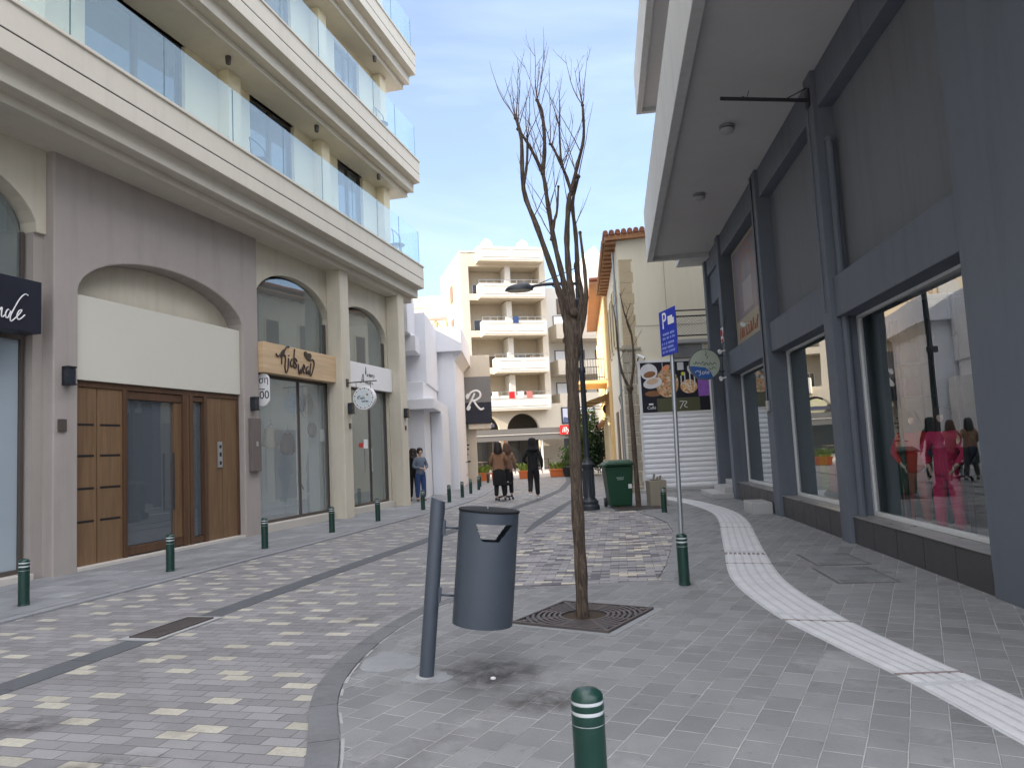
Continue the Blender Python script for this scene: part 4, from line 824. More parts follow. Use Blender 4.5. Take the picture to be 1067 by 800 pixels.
# ------------------------------------------------------------------ people and mannequins
def skin(name, chains, m, parent, o, facing, sub=2, scale=1.):
    """one continuous skinned surface grown along joints; chains = lists of ((x,y,z), radius)"""
    idx = {}; vs = []; rad = []; es = []
    for ch_ in chains:
        prev = None
        for (p, r) in ch_:
            k = tuple(round(q, 4) for q in p)
            if k not in idx: idx[k] = len(vs); vs.append(p); rad.append(r)
            i = idx[k]
            if prev is not None and prev != i: es.append((prev, i))
            prev = i
    me = bpy.data.meshes.new(name)
    ca, sa = math.cos(-facing), math.sin(-facing); base = Vector(o)-org(parent)
    me.from_pydata([Vector(((p[0]*ca-p[1]*sa)*scale, (p[0]*sa+p[1]*ca)*scale, p[2]*scale))+base for p in vs], es, [])
    bm = bmesh.new(); bm.from_mesh(me); lay = bm.verts.layers.skin.verify(); bm.verts.ensure_lookup_table()
    for i, r in enumerate(rad):
        rr = r if isinstance(r, tuple) else (r, r); bm.verts[i][lay].radius = (rr[0]*scale, rr[1]*scale); bm.verts[i][lay].use_root = (i == 0)
    bm.to_mesh(me); bm.free()
    me.materials.append(MT[m] if isinstance(m, str) else m)
    ob = bpy.data.objects.new(name, me); COL.objects.link(ob)
    if parent: ob.parent = parent
    a = ob.modifiers.new('skin', 'SKIN'); a.use_smooth_shade = True
    s_ = ob.modifiers.new('sub', 'SUBSURF'); s_.levels = sub; s_.render_levels = sub
    return ob
def lerp3(a, b, t): return tuple(a[i]+(b[i]-a[i])*t for i in range(3))
def figure(loc, facing, label, cat, name, pose, top, legs, skinm, hairm, hair='long', coat=0., group=None, scale=1., shoe='black'):
    """x right, y forward; pose gives joints: el, hl (left elbow, hand), er, hr, kl, fl, kr, fr (knees, feet)"""
    t = thing(name, loc, label, cat, group); o = Vector(loc)
    P = pose; hip = P.get('hip', .93); nod = P.get('nod', 0.)
    pel, waist, chest, neck = (0, 0, hip), (0, 0, hip+.17), (0, .0, hip+.40), (0, .0, hip+.53)
    sl, sr = (-.155, 0, hip+.44), (.155, 0, hip+.44)
    hl_, hr_ = (-.085, 0, hip-.04), (.085, 0, hip-.04)
    def hand(h, e):
        d = Vector(h)-Vector(e); d.normalize(); side = Vector((0, 1, 0)) if abs(d.y) < .7 else Vector((1, 0, 0)); w = d.cross(side).normalized(); side = w.cross(d)
        h = Vector(h); ch_ = []
        palm = h+d*.05
        for k, (off, ln) in enumerate(((-.03, .065), (-.01, .075), (.01, .07), (.03, .055))):
            a = palm+side*off*.8+d*.015; b_ = a+d*ln*.5+w*.004; c_ = b_+d*ln*.45+w*.018; ch_.append([(tuple(palm), .026), (tuple(a), .010), (tuple(b_), .009), (tuple(c_), .007)])
        a = h+d*.02+side*.035; ch_.append([(tuple(h), .022), (tuple(a), .011), (tuple(a+d*.03+side*.012), .009)])
        return [[(tuple(h), .022), (tuple(palm), .026)]]+ch_
    head = (0, .02+nod, hip+.66)
    body = [[(pel, (.10, .075)), (waist, (.095, .07)), (chest, (.12, .085)), (neck, .05), ((0, .005+nod*.5, hip+.58), .048), (head, (.075, .088)), ((0, .015+nod, hip+.735), (.062, .072))],
            [(chest, (.12, .085)), (sl, .058), (P['el'], .042), (P['hl'], .022)], [(chest, (.12, .085)), (sr, .058), (P['er'], .042), (P['hr'], .022)],
            [(pel, (.10, .075)), (hl_, .07), (P['kl'], .055), (P['fl'], .035), (tuple(Vector(P['fl'])+Vector((0, .13, -.04))), .03)],
            [(pel, (.10, .075)), (hr_, .07), (P['kr'], .055), (P['fr'], .035), (tuple(Vector(P['fr'])+Vector((0, .13, -.04))), .03)]]
    body += hand(P['hl'], P['el'])+hand(P['hr'], P['er'])
    body += [[(head, (.075, .088)), ((0, .105+nod, hip+.65), .014)]]
    skin('body', body, skinm, t, o, facing, 1, scale)
    g = .012
    W_ = P.get('wide', 1.)
    jk = [[((0, 0, hip-.10-coat), ((.17+coat*.15)*W_, .135)), ((0, 0, hip+.02), (.165*W_, .13)), (waist, (.145*W_, .115)), (chest, (.165*W_, .125)), ((0, 0, hip+.50), (.09, .075))],
          [(chest, (.165*W_, .125)), (sl, .08), (P['el'], .058), (lerp3(P['el'], P['hl'], .9), .040)], [(chest, (.165*W_, .125)), (sr, .08), (P['er'], .058), (lerp3(P['er'], P['hr'], .9), .040)]]
    skin('jacket', jk, top, t, o, facing, 2, scale)
    tr = [[((0, 0, hip+.05), (.14, .11)), ((0, 0, hip-.02), (.145, .115)), (hl_, .11), (P['kl'], .082), (lerp3(P['kl'], P['fl'], .93), .065)], [((0, 0, hip-.02), (.145, .115)), (hr_, .11), (P['kr'], .082), (lerp3(P['kr'], P['fr'], .93), .065)]]
    skin('trousers', tr, legs, t, o, facing, 2, scale)
    for f in ('fl', 'fr'):
        a = Vector(P[f]); b_ = a+Vector((0, .15, -.045)); skin('shoe', [[(tuple(a+Vector((0, -.03, -.03))), (.04, .04)), (tuple(a+Vector((0, .06, -.04))), (.042, .036)), (tuple(b_), (.036, .026))]], shoe, t, o, facing, 1, scale)
    PR = {'long': [(.02, .125), (.07, .108), (.098, .06), (.108, -.01), (.120, -.09), (.128, -.17), (.105, -.24), (.03, -.27)],
          'hood': [(.02, .135), (.075, .12), (.112, .07), (.122, .0), (.118, -.07), (.135, -.13), (.165, -.20), (.15, -.25)],
          'short': [(.02, .12), (.065, .105), (.092, .06), (.098, .0), (.085, -.06), (.05, -.09)]}[hair]
    ca, sa = math.cos(-facing), math.sin(-facing); q = Vector((0, -.028+nod, 0)) if hair != 'hood' else Vector((0, -.012+nod, 0))
    hc = o+Vector(((q.x*ca-q.y*sa)*scale, (q.x*sa+q.y*ca)*scale, (hip+.70)*scale))
    MB().lathe(hc, [(a*1.06*scale, b_*scale) for a, b_ in PR][::-1], 18, 1., .9, -facing).build('hair' if hair != 'hood' else 'hood', hairm, t)
    if P.get('skirt'): MB().lathe(o, [(.12, hip+.06), (.185, hip-.04), (.20, hip-.25), (.195, hip-.46), (.17, hip-.47)][::-1], 20, 1., .8, -facing).build('skirt', legs, t)
    return t
stand = dict(el=(-.23, -.02, 1.13), hl=(-.24, .06, .88), er=(.23, -.02, 1.13), hr=(.24, .06, .88), kl=(-.10, .02, .50), fl=(-.11, -.02, .09), kr=(.10, .02, .50), fr=(.12, -.02, .09))
w1 = dict(stand); w1.update(er=(.25, .02, 1.16), hr=(.20, .22, 1.02), el=(-.25, .02, 1.16), hl=(-.20, .22, 1.02), kl=(-.09, .04, .50), fl=(-.10, -.08, .10), kr=(.11, .08, .50), fr=(.15, .05, .09), wide=1.22, skirt=True)
p = figure((-.52, 22.3, .02), R(0), 'woman seen from behind in a camel jacket and long black trousers pushing a wheeled chair', 'person', 'person', w1, 'brown_cloth', 'black_cloth', 'skin', 'hair', 'long', .0, None, 1.0)
w1b = dict(stand); w1b.update(el=(-.24, .02, 1.12), hl=(-.22, .14, .92), kl=(-.10, .06, .50), fl=(-.10, .06, .09), kr=(.09, .02, .50), fr=(.10, -.14, .14))
p = figure((-.27, 23.0, .02), R(0), 'person with brown hair and brown coat walking close beside the wheeled chair', 'person', 'person', w1b, mat('tan_coat', (.21, .12, .08), .9, .15, 8), 'black_cloth', 'skin', mat('brown_hair', (.10, .055, .035), .6, .3, 20), 'long', .10, None, .98)
w2 = dict(stand); w2.update(el=(-.28, -.03, 1.14), hl=(-.16, .12, 1.02), er=(.25, -.05, 1.12), hr=(.25, .06, .86), kl=(-.09, -.06, .50), fl=(-.11, -.30, .20), kr=(.09, .06, .50), fr=(.10, .04, .09))
p = figure((.50, 22.1, .02), R(2), 'woman in black hooded top and black trousers with white trainers walking up the street', 'person', 'person', w2, 'black_cloth', 'black_cloth', 'skin', 'black_cloth', 'hood', .12, None, 1.03, 'white')
w3 = dict(stand); w3.update(el=(-.24, .02, 1.12), hl=(-.08, .22, 1.06), er=(.24, .02, 1.12), hr=(.06, .23, 1.08), nod=.05)
p = figure((-3.05, 23.75, .03), R(150), 'person in a grey-blue jacket and jeans standing at the corner of the cream block', 'person', 'person', w3, 'blue_cloth', 'jeans', 'skin', 'hair', 'short', 0, None, .97)
p = figure((-3.30, 24.05, .03), R(170), 'person dressed in black standing half hidden behind the last cream pier', 'person', 'person', dict(stand), 'black_cloth', 'black_cloth', 'skin', 'hair', 'hood', 0, None, .96)
# wheeled office chair pushed by the woman
c = Vector((-.40, 22.75, .006)); t = thing('office_chair', c, 'black swivel chair on a five-star wheeled base being pushed along the street', 'chair')
for k in range(5):
    a = 2*math.pi*k/5+.3; e_ = c+Vector((.27*math.cos(a), .27*math.sin(a), .085)); leg = MB().tube([c+Vector((0, 0, .13)), e_], [.022, .014], 8).build('leg', 'black', t)
    MB().disc(e_-Vector((0, 0, .045)), (math.sin(a), -math.cos(a), 0), .036, .03, 12).build('caster', 'black', leg)
MB().tube([c+Vector((0, 0, .12)), c+Vector((0, 0, .46))], .025, 10).build('column', 'alu', t)
MB().box(Fr(c.to_2d(), 0), -.22, .22, -.23, .23, .45, .53).build('seat', 'black_cloth', t, .03); MB().box(Fr(c.to_2d(), 0), -.25, -.20, -.21, .21, .58, .95).build('backrest', 'black_cloth', t, .02)
b = MB(); [b.tube(smooth_line([c+Vector((s*.22, .1, .5)), c+Vector((s*.29, .08, .62)), c+Vector((s*.29, -.12, .68))]), .016, 6) for s in (-1, 1)]; b.build('armrest', 'black', t)

# mannequins and stock in the near shop window
mp1 = dict(stand); mp1.update(el=(-.26, .05, 1.14), hl=(-.16, .16, .96), er=(.26, .05, 1.14), hr=(.16, .16, .96), hip=.92)
def mannequin(u, o, label, top, legs, az, hair='short'):
    fr = RW(u, o, .22); return figure(fr, az, label, 'mannequin', 'mannequin', mp1, top, legs, 'mann', 'hair', 'long', .03, 'mannequins in the shop window', .88, legs)
mannequin(-.86, -.68, 'mannequin in a red jacket and salmon trousers in the big shop window', 'redcloth', 'salmon', R(205))
mannequin(-1.78, -.66, 'mannequin in a bright pink top and pink trousers in the big shop window', 'pink', 'pink', R(225), 'long')
mannequin(-1.32, -.95, 'mannequin in navy with a white tag, between the red and the pink one', mat('navy_cloth', (.02, .03, .08), .9), mat('navy_cloth', (.02, .03, .08), .9), R(215))
tag(MB().box(Fr(RW(-1.32, -.80, 0).to_2d(), R(90)), -.04, .04, -.005, .005, 1.02, 1.18).build('price_tag', 'white', None, o=RW(-1.32, -.80, 1.1)), 'white price tag hanging on the navy mannequin', 'tag')
t = thing('display_rack', RW(.0, -1.0, .3), 'dark metal display rack with glass shelves behind the big shop window', 'rack')
b = MB()
for u in (-.42, -.05): 
    for o in (-.8, -1.2): b.tube([RW(u, o, .3), RW(u, o, 3.0)], .012, 6)
b.build('upright', 'black', t)
for z in (.9, 1.4, 1.95, 2.4): MB().box(RW, -.44, -.03, -1.2, -.8, z-.01, z).build('shelf', mat('shelf_glass', (.2, .26, .27), .2), t)
def handbag(u, o, z, m, label, s=1.):
    c = RW(u, o, z); F2 = Fr(c.to_2d(), R(60)); t = thing('handbag', c, label, 'handbag', 'handbags on the display rack')
    MB().prism(F2, [(-.15*s, z), (.15*s, z), (.12*s, z+.22*s), (-.12*s, z+.22*s)], -.06, .06).build('bag', m, t, .015)
    b = MB(); b.tube(smooth_line([F2(-.08*s, 0, z+.22*s), F2(-.06*s, 0, z+.34*s), F2(.06*s, 0, z+.34*s), F2(.08*s, 0, z+.22*s)]), .008, 6); b.build('handle', m, t)
handbag(-.25, -.95, 1.95, mat('purple_leather', (.22, .09, .24), .5), 'purple handbag on the upper glass shelf of the rack', 1.2)
handbag(-.25, -.95, 2.40, mat('blue_leather', (.02, .08, .30), .5), 'blue handbag on the top shelf of the rack', 1.3)
handbag(-.25, -.95, 1.40, mat('dark_leather', (.03, .02, .03), .5), 'black handbag on the middle shelf of the rack', 1.)
handbag(-.25, -.95, .90, mat('lilac_leather', (.30, .30, .62), .5), 'lilac handbag on the lowest shelf of the rack', 1.2)
t = thing('clothes_rail', RW(-2.0, -1.6, .3), 'two tall black clothes rails with short hooks behind the mannequins', 'clothes rail')
b = MB()
for u, o in ((-.95, -.52), (-2.60, -.52)):
    b.tube([RW(u, o, .3), RW(u, o, 2.95)], .03, 8); b.tube([RW(u, o, 2.9), RW(u-.18, o+.05, 2.9)], .018, 6); b.tube([RW(u, o, 2.5), RW(u-.14, o+.05, 2.5)], .018, 6)
b.build('pole', 'black', t)
# stock in the middle shop window
t = thing('display_box', RW(3.0, -.8, .3), 'green display box in the middle shop window', 'box'); MB().box(RW, 2.85, 3.2, -.95, -.65, .5, 1.15).build('box', mat('lime_box', (.22, .30, .04), .6), t, .01)
t = thing('display_box', RW(2.5, -.8, .3), 'terracotta red display box beside the green one in the middle shop window', 'box'); MB().box(RW, 2.35, 2.7, -.95, -.65, .5, 1.12).build('box', mat('terracotta_box', (.28, .06, .03), .6), t, .01)
# ------------------------------------------------------------------ street furniture
def make_bollard(loc, label, group, r=.058, h=.52):
    c = Vector(loc); t = thing('bollard', c, label, 'bollard', group)
    MB().lathe(c, [(r*1.06, -.02), (r*1.06, .02), (r, .025), (r, h-.125)], 28).build('post', 'green', t)
    b = MB(); b.lathe(c, [(r, h-.121), (r*1.02, h-.10), (r, h-.085)], 28); b.lathe(c, [(r, h-.070), (r*1.02, h-.06), (r, h-.046)], 28); b.lathe(c, [(r*1.0, h-.032), (r*.98, h-.02), (r*.9, h-.008), (r*.66, h+.004), (r*.3, h+.010), (.004, h+.011)], 28)
    b.build('cap', 'green', t)
    for z in (h-.125, h-.085, h-.046):
        MB().lathe(c, [(r*.93, z-.004), (r*.965, z), (r*.965, z+.016), (r*.93, z+.02)], 28).build('band', 'band', t)
    return t
proto = make_bollard((-5.65, 8.59, .02), 'green bollard with silver bands in front of the tan wall corner', 'bollards along the shop pavement')
where = ['green bollard with silver bands in front of the wooden entrance door', 'green bollard with silver bands by the tan wall edge near the clothes shop window', 'green bollard with silver bands in front of the clothes shop window and first pier', 'green bollard with silver bands in front of the glass door under the white board',
         'green bollard with silver bands just past the last pier of the cream block', 'green bollard with silver bands above the leaning bin post, before the white building', 'seventh green bollard along the pavement, by the white pier', 'eighth green bollard along the pavement, before the shop with the R sign', 'ninth green bollard along the pavement, in front of the shop with the R sign', 'tenth green bollard along the pavement, past the R sign', 'last green bollard of the pavement row, before the planters']
bp = [(-4.99, 10.76), (-4.39, 12.99), (-3.78, 15.22), (-3.24, 17.34), (-2.55, 20.18), (-2.07, 22.74), (-1.82, 24.79), (-1.66, 26.79), (-1.49, 29.15), (-1.55, 31.6), (-1.35, 35.1)]
for (x, y), lb in zip(bp, where):
    o = copy_tree(proto); o.location = (x, y, .02); o['label'] = lb; o.rotation_euler.z = random.uniform(0, 3)
gB = 'green bollards on the paved corner'
o = copy_tree(proto); o.location = (.235, 3.05, ZP); o['label'] = 'green bollard with three silver bands at the bottom edge of the picture, closest of all'; o['group'] = gB; o.scale = (1.12, 1.12, 1.0)
o = copy_tree(proto); o.location = (1.69, 7.9, ZP); o['label'] = 'green bollard with the parking sign pole rising from its top'; o['group'] = gB
o = copy_tree(proto); o.location = (3.12, 16.1, ZP); o['label'] = 'green bollard beside the square concrete planter'; o['group'] = gB
o = copy_tree(proto); o.location = (4.30, 24.6, .02); o['label'] = 'tilted green bollard with an orange base by the rough stone corner'; o['group'] = gB; o.rotation_euler = (0, R(-9), 0)
o = copy_tree(proto); o.location = (3.75, 31.5, .02); o['label'] = 'green bollard beyond the lamp post, before the green bushes'; o['group'] = gB
tag(MB().lathe((4.30, 24.6, .02), [(.13, -.01), (.13, .10), (.08, .14), (.05, .14)], 16).build('orange_base', 'orange', None, o=(4.30, 24.6, .02)), 'small orange collar around the foot of the tilted bollard', 'collar')

# leaning litter bin
LB = Vector((-.67, 5.13, ZP)); lean = R(6.2)
t = thing('litter_bin', LB, 'grey-blue cylindrical litter bin hanging from a leaning round post', 'litter bin')
h = 1.18
b = MB(); b.lathe(LB, [(.05, -.03), (.05, h-.03), (.048, h-.02), (.048, h+.0)], 24)
post = b.build('post', 'bin', t)
for v in post.data.vertices:
    if v.co.z > h-.05: v.co.z += -.04*v.co.x/.047*.35
MB().lathe(LB, [(.075, -.012), (.072, .004), (.055, .009), (.048, .012)], 20).build('base_collar', 'mortar', t)
BC = LB+Vector((.352, .0, .374)); rb = .203; hb = .745
def shell(c, r, th, z0, z1, n=72, nz=40):
    """hollow drum with the trapezoid slot cut through front and back"""
    b = MB(); P = {}
    def inside(th_, z):
        x = r*math.cos(th_); zt, zb = z1-.07, z1-.18
        if math.sin(th_) > 0: zb -= .035; x += .035; zt -= .01
        if not (zb < z < zt): return False
        k = (z-zb)/(zt-zb); cx = .02
        return (cx-.05-.05*k) < x < (cx+.065+.085*k)
    zs = [z0]+[z0+(z1-.24-z0)*i/6 for i in range(1, 7)]+[z1-.22+.15*i/20 for i in range(21)]+[z1-.05, z1]
    vs = []; fs = []
    for ri in (r, r-th):
        for z in zs:
            for k in range(n): a = 2*math.pi*k/n; vs.append(c+Vector((ri*math.cos(a), ri*math.sin(a), z)))
    m_ = len(zs); L1 = m_*n; hole = set()
    for i in range(m_-1):
        for k in range(n):
            zc_ = (zs[i]+zs[i+1])/2; a = 2*math.pi*(k+.5)/n
            if inside(a, zc_): hole.add((i, k)); continue
            q = (i*n+k, i*n+(k+1) % n, (i+1)*n+(k+1) % n, (i+1)*n+k); fs.append(q); fs.append(tuple(L1+j for j in q[::-1]))
    for (i, k) in hole:
        for (i2, k2, e) in ((i-1, k, (i*n+k, i*n+(k+1) % n)), (i+1, k, ((i+1)*n+k, (i+1)*n+(k+1) % n)), (i, (k-1) % n, (i*n+k, (i+1)*n+k)), (i, (k+1) % n, (i*n+(k+1) % n, (i+1)*n+(k+1) % n))):
            if (i2, k2) not in hole: fs.append((e[0], e[1], L1+e[1], L1+e[0]))
    for i in (0, m_-1):
        for k in range(n): fs.append((i*n+k, i*n+(k+1) % n, L1+i*n+(k+1) % n, L1+i*n+k))
    b.add(vs, fs, True); return b
drum = shell(BC, rb, .008, 0, hb, 144, 40).build('drum', 'bin', t)
MB().lathe(BC, [(rb-.009, .004), (rb-.009, .012)], 48).build('drum_floor', 'bin', t)
MB().lathe(BC, [(rb+.004, hb+.001), (rb+.006, hb+.004), (rb+.006, hb+.014), (rb-.004, hb+.018)], 64).build('lid', 'bin_in', t)
MB().lathe(BC, [(rb-.02, hb-.03), (rb-.02, hb-.001)], 48).build('inner_ring', 'bin_in', t)
MB().lathe(BC, [(rb-.03, .02), (rb-.03, hb-.36), (rb-.05, hb-.36), (rb-.05, .03)], 40).build('liner', 'bin_in', t)
for z in (.62, .17):
    b = MB(); b.tube([LB+Vector((.04, 0, .374+z)), BC+Vector((-rb, 0, z))], .008, 6); b.box(Fr((LB.x, LB.y), R(90), -1), .040, .062, -.02, .02, LB.z+.374+z-.05, LB.z+.374+z+.05)
    b.build('bracket', 'bin', t)
b = MB(); b.tube([BC+Vector((-.01, 0, hb+.014)), BC+Vector((-.01, 0, hb+.04))], .006, 6); b.build('lock_pin', 'galv', t)
t.rotation_euler = (0, lean, 0)

# tree grate
gc = Vector((.53, 6.68)); gaz = R(33); t = thing('tree_grate', (gc.x, gc.y, ZP), 'square cast iron tree grate with concentric slots around the slim bare trunk', 'tree grate')
fr = Fr(gc, gaz); s2 = .46; z0, z1 = ZP+.001, ZP+.022
b = MB(); w = .025
for x in ((-s2, s2, -s2, -s2+w), (-s2, s2, s2-w, s2), (-s2, -s2+w, -s2+w, s2-w), (s2-w, s2, -s2+w, s2-w)): b.box(fr, *x, z0, z1)
b.build('frame', 'iron', t)
def ringmb(b, r0_, r1_, z0, z1, clip, n=96):
    for k in range(n):
        a0, a1 = 2*math.pi*k/n, 2*math.pi*(k+1)/n
        q = [(r0_*math.cos(a0), r0_*math.sin(a0)), (r1_*math.cos(a0), r1_*math.sin(a0)), (r1_*math.cos(a1), r1_*math.sin(a1)), (r0_*math.cos(a1), r0_*math.sin(a1))]
        if all(max(abs(x), abs(y)) < clip for x, y in q):
            vs = [fr(x, y, z) for z in (z0, z1) for x, y in q]; b.add(vs, [(0, 1, 2, 3), (7, 6, 5, 4), (0, 1, 5, 4), (1, 2, 6, 5), (2, 3, 7, 6), (3, 0, 4, 7)])
b = MB(); r_ = .20
while r_ < .62: ringmb(b, r_, r_+.026, z0, z1-.002, s2-.02); r_ += .047
for k in range(8):
    a = k*math.pi/4+math.pi/4*(0); L_ = .195, (s2-.03)/max(abs(math.cos(a)), abs(math.sin(a)))
    p, q = Vector((math.cos(a), math.sin(a)))*L_[0], Vector((math.cos(a), math.sin(a)))*L_[1]; n_ = Vector((-math.sin(a), math.cos(a)))*.014
    vs = [fr(v.x, v.y, z) for z in (z0, z1-.0035) for v in (p-n_, q-n_, q+n_, p+n_)]; b.add(vs, [(0, 1, 2, 3), (7, 6, 5, 4), (0, 1, 5, 4), (1, 2, 6, 5), (2, 3, 7, 6), (3, 0, 4, 7)])
b.build('slotted_ring', 'iron', t)
MB().box(fr, -s2+w, s2-w, -s2+w, s2-w, z0+.0002, z0+.003).build('pit', 'slot', t); MB().lathe((gc.x, gc.y, 0), [(.19, z0+.0032), (.17, z0+.007), (.05, z0+.012)], 28).build('soil', 'soil', t)
b = MB(); s3 = s2+.07
for x in ((-s3, s3, -s3, -s2-.003), (-s3, s3, s2+.003, s3), (-s3, -s2-.003, -s2-.003, s2+.003), (s2+.003, s3, -s2-.003, s2+.003)): b.box(fr, *x, ZP-.004, ZP+.0032)
b.build('mortar_edge', 'patch', t)

# bare street tree, its limbs cut back, thin shoots above
def grow(b, p, d, ln, r, rnd, depth=0, up_=.12, br=.75):
    pts = [Vector(p)]; d = Vector(d).normalized(); n = 6
    for i in range(n):
        d = (d+Vector((rnd.uniform(-1, 1), rnd.uniform(-1, 1), rnd.uniform(-.5, .9)))*.13+Vector((0, 0, up_*.3))).normalized(); pts.append(pts[-1]+d*ln/n)
    b.tube(pts, [r*(1-.8*i/n) for i in range(n+1)], 5)
    if depth < 2:
        for i in range(1, n):
            if rnd.random() < br*(.55 if depth else .8):
                a = rnd.uniform(0, 6.28); s_ = Vector((math.cos(a), math.sin(a), .45)); grow(b, pts[i], (d+s_*.85), ln*rnd.uniform(.28, .5), r*.5, rnd, depth+1, up_, br*.7)
TB = Vector((.51, 6.62, ZP)); t = thing('street_tree', TB, 'slim leafless street tree with bare upright limbs rising from the iron grate', 'tree')
limbs = {'A': [(0.04, 2.45), (-0.03, 2.78), (-0.08, 3.01), (-0.21, 3.47), (-0.32, 3.83), (-0.31, 4.29), (-0.35, 4.5)], 'A2': [(-0.32, 3.83), (-0.27, 4.08), (-0.26, 4.31)], 'B': [(0.04, 2.5), (0.01, 2.9), (0.0, 3.04), (-0.06, 3.39), (-0.1, 3.76), (-0.13, 4.02), (-0.23, 4.29), (-0.34, 4.46)], 'B2': [(-0.13, 4.02), (-0.1, 4.31), (-0.1, 4.62), (-0.14, 4.75)], 'C': [(0.06, 2.5), (0.07, 2.85), (0.05, 3.05), (0.05, 3.39), (0.09, 3.75), (0.12, 3.83), (0.19, 4.06), (0.26, 4.33), (0.27, 4.64)], 'C2': [(0.12, 3.83), (0.07, 4.0), (-0.02, 4.21), (-0.06, 4.25)], 'C3': [(0.07, 4.0), (0.04, 4.14), (0.04, 4.44)], 'D': [(0.06, 2.5), (0.15, 2.8), (0.15, 3.08), (0.15, 3.45), (0.14, 3.75), (.2, 4.0)], 'F': [(0.07, 2.3), (0.17, 2.7), (0.19, 2.95), (.16, 3.4)], 'E': [(-0.08, 3.39), (-0.05, 3.56), (-0.02, 3.66), (0.01, 3.89)]}
rad = {'A': (.040, .017), 'A2': (.017, .012), 'B': (.037, .015), 'B2': (.024, .015), 'C': (.040, .014), 'C2': (.02, .012), 'C3': (.015, .009), 'D': (.034, .017), 'F': (.036, .014), 'E': (.02, .011)}
dep = {'A': -.10, 'A2': -.13, 'B': .06, 'B2': .10, 'C': .02, 'C2': -.08, 'C3': .0, 'D': .12, 'F': -.12, 'E': .05}
b = MB()
trunk = [(0, -.03), (0.0, .05), (0.01, .37), (0.01, .87), (0.02, 1.46), (0.03, 1.89), (0.035, 2.2), (0.05, 2.42), (.055, 2.62)]
b.tube(smooth_line([TB+Vector((x, 0, z-ZP)) for x, z in trunk], 4), [(.062 if k < 3 else .054+.004*math.sin(k*1.7)+(.03*max(0, (k-22)/10))) for k in range(33)], 14)
rt_ = random.Random(11); tw = MB()
start_y = {'A2': -.10, 'B2': .06, 'C2': .02, 'C3': -.03, 'E': .05}
for k, L_ in limbs.items():
    n_ = len(L_); y0 = start_y.get(k, 0.)
    pts = [TB+Vector((x+rt_.uniform(-.006, .006), y0+(dep[k]-y0)*min(1, i/3)+rt_.uniform(-.01, .01), z-ZP)) for i, (x, z) in enumerate(L_)]
    sp = smooth_line(pts, 4); m_ = len(sp); ra, rb_ = rad[k]; ra *= .86; rb_ *= .78
    b.tube(sp, [(ra+(rb_-ra)*(i/(m_-1)))*(1+.12*math.sin(i*2.1+len(k))) for i in range(m_)], 9)
    b.ball(sp[-1], rb_*1.5, 8)
    for i in range(m_):
        z = sp[i].z
        if z > 3.4 and rt_.random() < (.26 if z > 3.9 else .12):
            a = rt_.uniform(0, 6.28); grow(tw, sp[i], Vector((math.cos(a)*.55, math.sin(a)*.55, 1.)), rt_.uniform(.3, .7), .0048, rt_, 1)
    if k not in ('E', 'F'):
        for q in range(4 if k in ('A', 'B', 'B2', 'C') else 2):
            a = rt_.uniform(0, 6.28); sp_ = rt_.uniform(.1, .6); grow(tw, sp[-1], Vector((math.cos(a)*sp_, math.sin(a)*sp_, 1.)), rt_.uniform(.35, .8), .0052, rt_, 0, .12, .45)
for q in range(5): b.ball(TB+Vector((.05+rt_.uniform(-.05, .05), rt_.uniform(-.05, .05), 2.2+.12*q)), .034+rt_.uniform(0, .012), 9)
b.build('trunk', 'bark', t); tw.build('twigs', 'twig', t)
# second, smaller bare tree behind the green bin
TB2 = Vector((2.82, 17.6, ZP)); t = thing('street_tree', TB2, 'small thin bare tree standing behind the green wheeled bin', 'tree')
b = MB(); tw = MB()
L2 = {'a': [(0, -.05), (-.02, 1.33), (-.03, 2.3), (-.03, 2.83)], 'b': [(-0.03, 2.78), (-0.19, 3.19), (-0.25, 3.78), (-0.26, 4.37), (-0.30, 4.84)], 'c': [(-0.02, 2.78), (0.09, 3.41), (0.07, 4.11), (-0.07, 4.59), (-0.15, 5.07)], 'd': [(0.07, 4.11), (-0.02, 4.47), (0.1, 4.82)]}
for k, (ra, rb_) in {'a': (.062, .05), 'b': (.036, .010), 'c': (.036, .010), 'd': (.016, .007)}.items():
    sp = smooth_line([TB2+Vector((x, (0 if k == 'a' else (.02 if k == 'b' else -.04)*i), z)) for i, (x, z) in enumerate(L2[k])], 4); m_ = len(sp)
    b.tube(sp, [(ra+(rb_-ra)*(i/(m_-1)))*(1+.1*math.sin(i*1.9)) for i in range(m_)], 8)
    if k != 'a':
        for i in range(3, m_, 3): a = rt_.uniform(0, 6.28); grow(tw, sp[i], Vector((math.cos(a)*.7, math.sin(a)*.7, 1)), rt_.uniform(.2, .5), .007, rt_, 1)
b.ball(TB2+Vector((-.03, 0, 2.8)), .085, 10); b.build('trunk', 'bark', t); tw.build('twigs', 'twig', t)
t = thing('tree_grate', (2.7, 17.45, ZP), 'dark flat grate at the foot of the small tree behind the green bin', 'tree grate')
frg = Fr((2.72, 17.45), 0)
b = MB(); b.box(frg, -.45, .45, -.5, .6, ZP+.001, ZP+.012); b.build('frame', 'iron', t)
b = MB(); [b.box(frg, -.40+.1*i, -.36+.1*i, -.42, .52, ZP+.012, ZP+.018) for i in range(9)]; b.build('grate_bar', 'iron', t)

